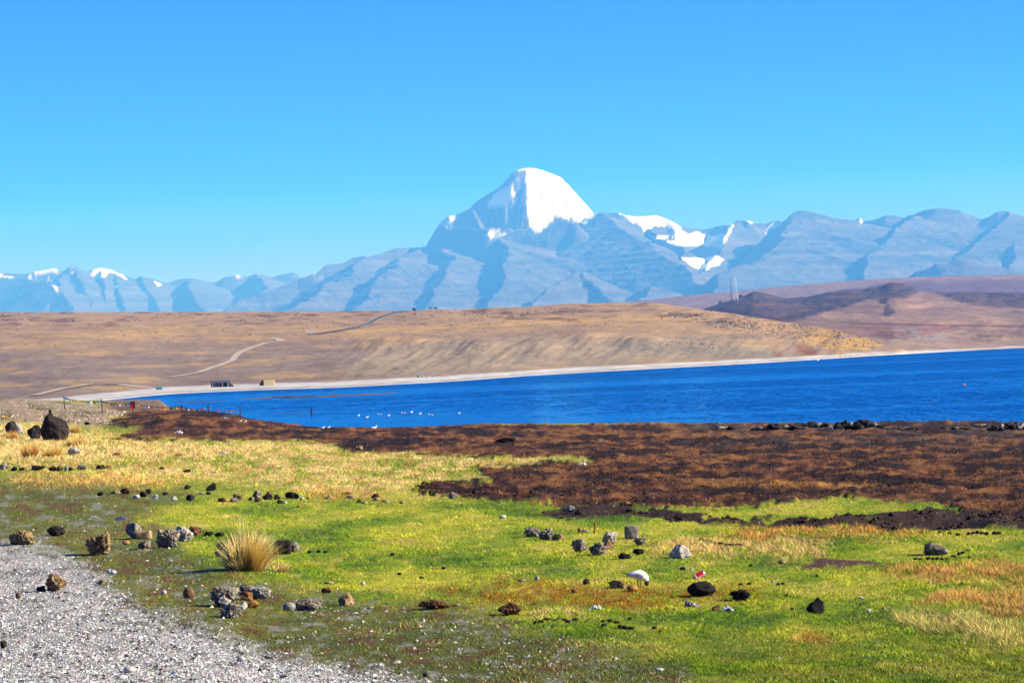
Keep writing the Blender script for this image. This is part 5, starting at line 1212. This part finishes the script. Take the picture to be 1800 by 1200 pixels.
def flyer(px, py, Yd, label, span=.9, ang=.3):
    a, e = ae([px], [py]); P0 = (a[0] * Yd, Yd, EYE + e[0] * Yd)
    o = empty('flying_bird', P0, ang); tag(o, label, 'bird')
    MB().loft([(-.22, 0, 0, .02, .01), (-.1, 0, 0, .05, .04), (.08, 0, 0, .055, .05), (.18, 0, .01, .035, .035), (.24, 0, .01, .01, .01)], 8).obj('body', BM['black'], o, smooth=True)
    for sd in (-1, 1):
        MB().add([(.08, sd * .04, 0), (-.06, sd * .04, 0), (-.02, sd * .28, .10), (.07, sd * .26, .11), (-.06, sd * span / 2, .05), (.08, sd * .04, .015), (-.06, sd * .04, .012), (-.02, sd * .28, .108), (.07, sd * .26, .12)], [(0, 1, 2, 3), (5, 8, 7, 6), (3, 2, 4), (8, 4, 7), (1, 6, 7, 2), (0, 3, 8, 5)]).obj('wing', BM['black'], o)
flyer(513, 317, 900, 'tiny dark bird flying high left of the snowy peak', ang=1.2)
flyer(188, 413, 900, 'tiny dark bird flying above the distant mountains at left')
flyer(212, 428, 1100, 'tiny faint bird flying lowest above the distant mountains', ang=1.0)

# ------------------------------------------------------------------ prayer flags
FC = [mat_plain('flag_cloth_' + n, alb(*c), .8, .1, 10) for n, c in (('blue', (30, 110, 200)), ('white', (235, 235, 235)), ('red', (200, 30, 40)), ('green', (30, 130, 90)), ('yellow', (225, 180, 60)))]
poles = [(114.5, 719, 112, 697, 'first and leftmost prayer flag pole, on the stony bank'), (181, 726, 178, 703, 'second prayer flag pole from the left'), (234, 729, 233, 706, 'third prayer flag pole, with a red flag at its top'), (320, 728, 319.5, 713, 'fourth prayer flag pole from the left, in front of the water'), (367, 731, 366, 713, 'fifth prayer flag pole from the left'), (423, 737, 422, 717, 'last prayer flag pole standing at the tip of the mud spit')]
tops = []
MAT_POLE = mat_plain('pole_wood', alb(56, 52, 60), .9, .2, 5)
for x0, y0, x1, y1, lb in poles:
    P0 = meadow.hit(x0, y0); mp = P0[1] / FPX; h = (y0 - y1) * mp
    tp = np.array([(x1 - x0 + .0) * mp * 1.0 + h * .038 * 1.0, 0, h])
    mb = MB().bar((0, 0, -.2), tuple(tp), .9 * mp, 7, .75 * mp); mb.bar(tuple(tp), tuple(tp + np.array([0, 0, .06])), 1.0 * mp, 7, .8 * mp)
    tag(mb.obj('flag_pole', MAT_POLE, None, tuple(P0)), lb, 'pole', 'prayer flag poles'); tops.append(P0 + tp * .97)
P0 = meadow.hit(384, 734); P1 = tops[-1].copy(); P1[2] -= .35
tag(MB().bar((0, 0, 0), tuple(P1 - P0), .05, 6, .04).obj('brace_pole', MAT_POLE, None, tuple(P0)), 'slanting brace pole leaning against the last flag pole', 'pole')
flag_me = [MB().add([(-.11, -.004, 0), (.11, -.004, 0), (.10, .03, -.24), (-.115, -.03, -.22), (-.11, .004, 0), (.11, .004, 0), (.10, .038, -.24), (-.115, -.022, -.22)], [(0, 3, 2, 1), (4, 5, 6, 7), (0, 1, 5, 4), (2, 3, 7, 6), (1, 2, 6, 5), (0, 4, 7, 3)]).mesh('flag', m_) for m_ in FC]
seq = [0, 2, 4, 0, 2, 3, 4, 2, 3, 0, 1, 2, 3, 0, 1, 2, 4, 0]
for i in range(5):
    A, B = tops[i], tops[i + 1]; L = np.linalg.norm(B - A); mp = A[1] / FPX
    o = empty('flag_string', tuple(A)); tag(o, ['first and longest string of coloured prayer flags, over the pale beach', 'second string of prayer flags from the left, ending at the red flag pole', 'string of prayer flags crossing the brown mud, third from the left', 'fourth string of prayer flags, against blue water', 'last string of prayer flags on the right'][i], 'prayer flags', 'strings of prayer flags')
    sag = .18; pt = lambda q: (B - A) * q + np.array([0, 0, -sag * 4 * q * (1 - q)])
    mb = MB(); 
    for k in range(10): mb.bar(tuple(pt(k / 10)), tuple(pt((k + 1) / 10)), .012, 4)
    mb.obj('cord', MAT_POLE, o)
    npx = abs(B[0] / B[1] - A[0] / A[1]) * FPX; nf = int(npx / 4.6)
    for k in range(nf):
        if random.random() < .12: continue
        f = link('flag', flag_me[seq[(k + i * 4) % len(seq)]], o, tuple(pt((k + .7) / nf)), (0, random.uniform(-.3, .3), random.uniform(-.4, .4)))
        s_ = random.uniform(.75, 1.35) * mp * 2.7 / .22; f.scale = (s_, 1, s_)
o = link('flag', flag_me[2], None, tuple(tops[2] + np.array([0, -.05, .05]))); o.scale = (1.6, 1, 2.2); tag(o, 'dark red flag tied to the top of the third pole', 'flag')
# sand bars, posts in the water
MAT_BAR = mat_plain('wet_gravel', alb(100, 84, 76), .8, .35, .6, bump=.6)
def bar(pts, hgt, label, w0):
    C = []
    for x, y in pts:
        a, e = ae([x], [y]); Y = -EYE / e[0]; C.append((a[0] * Y, Y))
    C = np.array(C); n = 90; s_ = np.linspace(0, len(C) - 1, n); cx = np.interp(s_, range(len(C)), C[:, 0]); cy = np.interp(s_, range(len(C)), C[:, 1])
    u = np.linspace(0, 1, n); wd = w0 * np.sin(np.pi * np.clip(u, .02, .98)) ** .5 * (.7 + .5 * fbm2(u * 14, u * 0, 3, 5)); nn = 9; q = np.linspace(-1, 1, nn)
    X = cx[:, None] + 0 * q; Yq = cy[:, None] + wd[:, None] * q; Zq_ = hgt * (1 - q ** 2) * (.5 + .8 * np.abs(fbm2(X / 3, Yq / 3, 3, 8))) * np.sin(np.pi * u)[:, None] ** .4 - .04
    me = mesh_np('sand_bar', np.stack([X, Yq, Zq_], -1).reshape(-1, 3), grid_faces(n, nn)[:, ::-1], MAT_BAR)
    return tag(link('sand_bar', me), label, None, None, 'structure')
bar([(420, 702), (480, 699), (560, 697.5), (640, 694), (705, 690.5)], .45, 'long thin gravel bar in the lake at left', 4.0)
bar([(296, 706), (340, 706.5), (400, 706)], .25, 'short gravel bar in the lake behind the flags', 2.5)
bar([(470, 726), (540, 724), (560, 725)], .12, 'faint mud bar beside the post in the water', 1.5)
for (x, y, h, lb) in ((548, 729, 14, 'dark post standing in the shallow lake water'),):
    a, e = ae([x], [y]); Y = -EYE / e[0]; mp = Y / FPX
    tag(MB().bar((0, 0, -.3), (-.03, 0, h * mp), 1.6 * mp, 7, 1.1 * mp).bar((-.03, 0, h * mp), (-.035, 0, (h + .8) * mp), 1.1 * mp, 7, .5 * mp).obj('post', MAT_POLE, None, (a[0] * Y, Y, 0)), lb, 'post')

# ------------------------------------------------------------------ roads on the hills
def road(pts, wpx, mat, name, label, lay=None, lift=.25):
    lay = lay or hillA; P = []
    for (x0, y0), (x1, y1) in zip(pts[:-1], pts[1:]):
        n = max(2, int(abs(x1 - x0) / 3 + abs(y1 - y0) / 1.2))
        P += [lay.hit(x0 + (x1 - x0) * i / n, y0 + (y1 - y0) * i / n) for i in range(n)]
    P = np.array(P + [lay.hit(*pts[-1])])
    D = np.gradient(P, axis=0)[:, :2]; D /= np.linalg.norm(D, axis=1)[:, None] + 1e-9; N = np.stack([-D[:, 1], D[:, 0]], -1)
    wd = np.interp(np.linspace(0, 1, len(P)), np.linspace(0, 1, len(wpx)), wpx)
    V = []
    for q in (-1, -.33, .33, 1):
        xy = P[:, :2] + N * wd[:, None] / 2 * q; A_ = xy[:, 0] / xy[:, 1]
        V.append(np.column_stack([xy, P[:, 2] + lift - .0 * abs(q)]))
    V = np.stack(V, 1).reshape(-1, 3)
    return tag(link(name, mesh_np(name, V, grid_faces(len(P), 4), mat)), label, None, None, 'structure')
MAT_ASPH = mat_plain('asphalt', (.06, .058, .062), .9, .15, .2); MAT_VERGE = mat_plain('pale_gravel_verge', alb(176, 160, 146), .95, .15, .2); MAT_TRACK = mat_plain('dirt_track_soil', alb(204, 184, 166), .95, .15, .2)
main = [(540, 589), (570, 586), (600, 581.5), (626, 577), (650, 569), (668, 559), (690, 552), (712, 547.5)]
road(main, [4, 7, 15], MAT_VERGE, 'road_verge', 'pale gravel verge of the road over the tan hills', lift=.5)
road(main, [2.2, 3.4, 8], MAT_ASPH, 'road', 'grey paved road climbing over the tan hills', lift=.9)
road([(300, 664), (350, 655), (372, 647), (390, 641), (408, 634), (414, 626), (422, 619), (445, 610), (468, 603), (495, 600), (490, 596), (476, 594)], [2.6, 3.2, 5], MAT_TRACK, 'dirt_track', 'pale dirt track winding down the tan hill')
road([(60, 696), (110, 684), (160, 676), (210, 677), (262, 683)], [2.2, 2.6], MAT_TRACK, 'dirt_track', 'faint pale track curving above the far beach')

# ------------------------------------------------------------------ distant huts, vehicles, tower
def at(px, py, lay): P0 = lay.hit(px, py); return P0, P0[1] / FPX
M_STONE = mat_plain('hut_stone', alb(120, 100, 96), .9, .3, 1.5); M_WHT = mat_plain('hut_whitewash', alb(214, 216, 226), .8, .1, 2); M_DK = mat_plain('dark_opening', (.012, .015, .025), .6, .2, 2); M_ROOF = mat_plain('flat_roof', alb(150, 146, 156), .8, .15, 1); M_YEL = mat_plain('cream_canvas', alb(250, 226, 158, .6), .8, .06, 2); M_GRN = mat_plain('teal_canvas', alb(84, 160, 160), .8, .1, 2)
P0, mp = at(391, 680, hillA); u = mp
b = empty('stone_hut', tuple(P0)); tag(b, 'long grey stone hut with dark openings and white posts on the far beach', 'hut')
MB().box(-20 * u, 14 * u, 0, 9 * u, -1, 9.5 * u).obj('wall', M_STONE, b)
MB().box(-21 * u, 15 * u, -1.2 * u, 10 * u, 9.6 * u, 11.4 * u).obj('roof', M_ROOF, b)
for x0, x1 in ((-19.5, -15), (-2.8, -.8), (.8, 8)): MB().box(x0 * u, x1 * u, -.12 * u, .3 * u, 0, 8.2 * u).obj('opening', M_DK, b)
for x0 in (-17.4, -.6, 9.2): MB().box(x0 * u, (x0 + 1.6) * u, -.9 * u, -.2 * u, -.5, 9.6 * u).obj('post', M_WHT, b)
MB().box(-19.8 * u, 14 * u, -.4 * u, -.05 * u, 8 * u, 9.5 * u).obj('beam', M_WHT, b)
MB().add([(12 * u, 0, -.5), (24 * u, 0, -.5), (24 * u, 4 * u, -.5), (12 * u, 4 * u, -.5), (12 * u, 1 * u, 7 * u), (16 * u, 1 * u, 5 * u), (16 * u, 3 * u, 5 * u), (12 * u, 3 * u, 7 * u)], [(0, 1, 5, 4), (1, 2, 6, 5), (2, 3, 7, 6), (3, 0, 4, 7), (4, 5, 6, 7)]).obj('broken_wall', M_STONE, b)
P0, mp = at(470, 677, hillA); u = mp
b = empty('cream_tent', tuple(P0)); tag(b, 'bright cream canvas tent with a dark end, right of the stone hut', 'tent')
MB().add([(-6 * u, 0, 0), (13 * u, 0, 0), (13 * u, 8 * u, 0), (-6 * u, 8 * u, 0), (-6.5 * u, 2.5 * u, 9.5 * u), (11 * u, 2.5 * u, 9.5 * u), (11 * u, 5.5 * u, 9.5 * u), (-6.5 * u, 5.5 * u, 9.5 * u)], [(0, 1, 5, 4), (1, 2, 6, 5), (2, 3, 7, 6), (3, 0, 4, 7), (4, 5, 6, 7)]).obj('canvas', M_YEL, b)
MB().box(-11 * u, -6.6 * u, .8 * u, 7 * u, -.2, 9 * u).obj('porch', M_DK, b)
MB().box(-14 * u, -11.1 * u, 1.5 * u, 6 * u, -.2, 5 * u).obj('crate_stack', M_STONE, b)
P0, mp = at(279, 684.5, hillA); u = mp
b = empty('green_tent', tuple(P0)); tag(b, 'small rounded teal tent with a dark mouth, left of the stone hut', 'tent')
MB().loft([(-5 * u, 4 * u, 0, 3.4 * u, 5 * u), (0, 4 * u, 0, 3.6 * u, 5.4 * u), (6 * u, 4 * u, 0, 3.2 * u, 4.8 * u)], 16).obj('canvas', M_GRN, b, smooth=False)
MB().loft([(-5.4 * u, 4 * u, 0, 2.4 * u, 4 * u), (-5.05 * u, 4 * u, 0, 2.6 * u, 4.2 * u)], 12).obj('mouth', M_DK, b)
for i, (x, y, s_, mt, lb) in enumerate([(735, 663, 4, M_GRN, 'green tent, leftmost of the tiny camp on the far shore'), (742, 663, 4.5, M_WHT, 'white tent, second of the tiny camp on the far shore'), (750, 663, 4, M_WHT, 'white tent, third of the tiny camp on the far shore'), (760, 662, 5, M_WHT, 'white tent, rightmost of the tiny camp on the far shore')]):
    P0, u = at(x, y, hillA); b = empty('camp_tent', tuple(P0)); tag(b, lb, 'tent', 'tents of the far camp')
    k = s_ / 2
    MB().add([(-k * u, -k * u, 0), (k * u, -k * u, 0), (k * u, k * u, 0), (-k * u, k * u, 0), (-k * .7 * u, 0, s_ * .9 * u), (k * .7 * u, 0, s_ * .9 * u)], [(0, 1, 5, 4), (2, 3, 4, 5), (1, 2, 5), (3, 0, 4)]).obj('canvas', mt, b)
    MB().box(-.35 * k * u, .35 * k * u, -k * 1.02 * u, -k * .85 * u, 0, s_ * .45 * u).obj('doorway', M_DK, b)
M_TYRE = mat_plain('tyre_rubber', (.02, .02, .02), .8, .1, 3); M_VAN = mat_plain('white_van_paint', (.75, .76, .78), .4, .03, 2, .5); M_TRK = mat_plain('dark_truck_paint', (.05, .045, .05), .5, .1, 2)
def van(px, py, wpx, mat, label, name='white_van', hf=.45, cat='van', rz=0.15):
    P0, u = at(px, py, hillA); L = wpx * u; h = L * hf
    b = empty(name, (P0[0], P0[1], P0[2] + .3), rz); tag(b, label, cat)
    MB().add([(-.5 * L, -.2 * L, .1 * L), (.5 * L, -.2 * L, .1 * L), (.5 * L, .2 * L, .1 * L), (-.5 * L, .2 * L, .1 * L), (-.5 * L, -.19 * L, h), (.3 * L, -.19 * L, h), (.3 * L, .19 * L, h), (-.5 * L, .19 * L, h), (.5 * L, -.2 * L, .5 * h), (.5 * L, .2 * L, .5 * h)], [(0, 3, 2, 1), (4, 5, 6, 7), (0, 1, 8, 5, 4), (3, 7, 6, 9, 2), (1, 2, 9, 8), (8, 9, 6, 5), (0, 4, 7, 3)]).obj('body', mat, b)
    MB().box(-.4 * L, .25 * L, -.205 * L, -.19 * L, .62 * h, .85 * h).obj('window', M_DK, b)
    for x in (-.3, .3):
        for y in (-.18, .18): MB().bar((x * L, (y - .02) * L, .1 * L), (x * L, (y + .02) * L, .1 * L), .1 * L, 12).obj('wheel', M_TYRE, b)
van(548, 586, 11, M_VAN, 'white van driving on the road below the hill crest')
van(604, 580, 5, M_VAN, 'tiny white car further up the road', 'white_car', .4, 'car')
van(728, 547, 6, M_TRK, 'dark truck standing on the hill crest by the road, the leftmost vehicle there', 'dark_truck', .85, 'truck')
van(766, 544, 4.5, M_TRK, 'small dark truck on the crest right of the arch', 'dark_truck', .8, 'truck')
van(776, 544, 5, M_VAN, 'small white van on the crest right of the dark truck', 'white_van', .6)
P0, u = at(756, 545, hillA)
b = empty('memorial_arch', tuple(P0)); tag(b, 'little grey gateway arch on the hill crest between the trucks', 'arch')
for x in (-2.6, 2.0): MB().box(x * u, (x + .8) * u, -.5 * u, .5 * u, -1, 4 * u).obj('pillar', M_STONE, b)
MB().box(-3.2 * u, 3.4 * u, -.7 * u, .7 * u, 4 * u, 5.2 * u).obj('lintel', M_STONE, b)
P = np.array([hillA.hit(x, y) for x, y in [(790 + i * 1.9, 547 - i * .16 + random.uniform(-.5, .5)) for i in range(24)]])
lumps('white_stones', P[:, 0], P[:, 1], P[:, 2], .7 * np.ones(len(P)), np.full((len(P), 3), .55), MAT_PEB, 'line of white stones along the hill crest', 'stones', rng)
# lattice towers
M_TW = mat_plain('white_tower_steel', (.8, .82, .85), .5, .05, 1); M_TD = mat_plain('dark_mast_steel', (.08, .1, .16), .6, .1, 1)
def tower(px, py, hpx, wb, mat, label, name, legs=4):
    P0, u = at(px, py, hillB); b = empty(name, tuple(P0)); tag(b, label, 'tower'); H_ = hpx * u; wb = wb * u / 2; wt = wb * .16
    cs = [(1, 1), (-1, 1), (-1, -1), (1, -1)]; lv = 7
    wz = lambda q: wb + (wt - wb) * q ** .75
    for cx, cy in cs:
        mb = MB()
        for i in range(lv):
            q0, q1 = i / lv, (i + 1) / lv; mb.bar((cx * wz(q0), cy * wz(q0), q0 * H_ - (.5 if i == 0 else 0)), (cx * wz(q1), cy * wz(q1), q1 * H_), .20 * u, 5)
        mb.obj('leg', mat, b)
    for i in range(lv + 1):
        q0 = i / lv; q1 = min(1, (i + 1) / lv); mb = MB()
        for k in range(4):
            c0, c1 = cs[k], cs[(k + 1) % 4]
            if i: mb.bar((c0[0] * wz(q0), c0[1] * wz(q0), q0 * H_), (c1[0] * wz(q0), c1[1] * wz(q0), q0 * H_), .20 * u, 4)
            if i < lv: mb.bar((c0[0] * wz(q0), c0[1] * wz(q0), q0 * H_), (c1[0] * wz(q1), c1[1] * wz(q1), q1 * H_), .16 * u, 4)
        mb.obj('brace', mat, b)
    MB().bar((0, 0, H_), (0, 0, H_ * 1.06), .25 * u, 5).box(-.9 * u, .9 * u, -.9 * u, -.5 * u, H_ * .93, H_ * .97).obj('antenna', mat, b)
tower(1294, 528, 40, 6.5, M_TW, 'white lattice radio tower on the dark rocky hill', 'radio_tower')
tower(1285.5, 524, 37, 1.6, M_TD, 'thin dark lattice mast left of the white radio tower', 'radio_mast')
for x, y, lb in ((1266, 530, 'tiny dark hut left of the radio towers'), (1302, 518, 'tiny dark hut right of the white radio tower')):
    P0, u = at(x, y, hillB); b = empty('hill_hut', tuple(P0)); tag(b, lb, 'hut')
    MB().box(-2.6 * u, 2.6 * u, 0, 3 * u, -2, 2.2 * u).obj('wall', M_WHT if x < 1280 else M_DK, b); MB().box(-3 * u, 3 * u, -.4 * u, 3.4 * u, 2.25 * u, 3.4 * u).obj('roof', M_TD, b)

# ------------------------------------------------------------------ haze
m = bpy.data.materials.new('haze_air'); m.use_nodes = True; t = m.node_tree
for n in list(t.nodes): t.nodes.remove(n)
out = t.nodes.new('ShaderNodeOutputMaterial'); pv = t.nodes.new('ShaderNodeVolumePrincipled')
pv.inputs['Color'].default_value = (*HAZE_C, 1); pv.inputs['Absorption Color'].default_value = (1, 1, 1, 1)
pv.inputs['Density'].default_value = HAZE_D; pv.inputs['Anisotropy'].default_value = 0.0
t.links.new(pv.outputs[0], out.inputs['Volume'])
hz = MB().box(-16500, 16500, -1200, 39500, -6, 2600).obj('haze', m)
tag(hz, 'clear blue mountain air between the viewpoint and the far peaks', None, None, 'stuff')
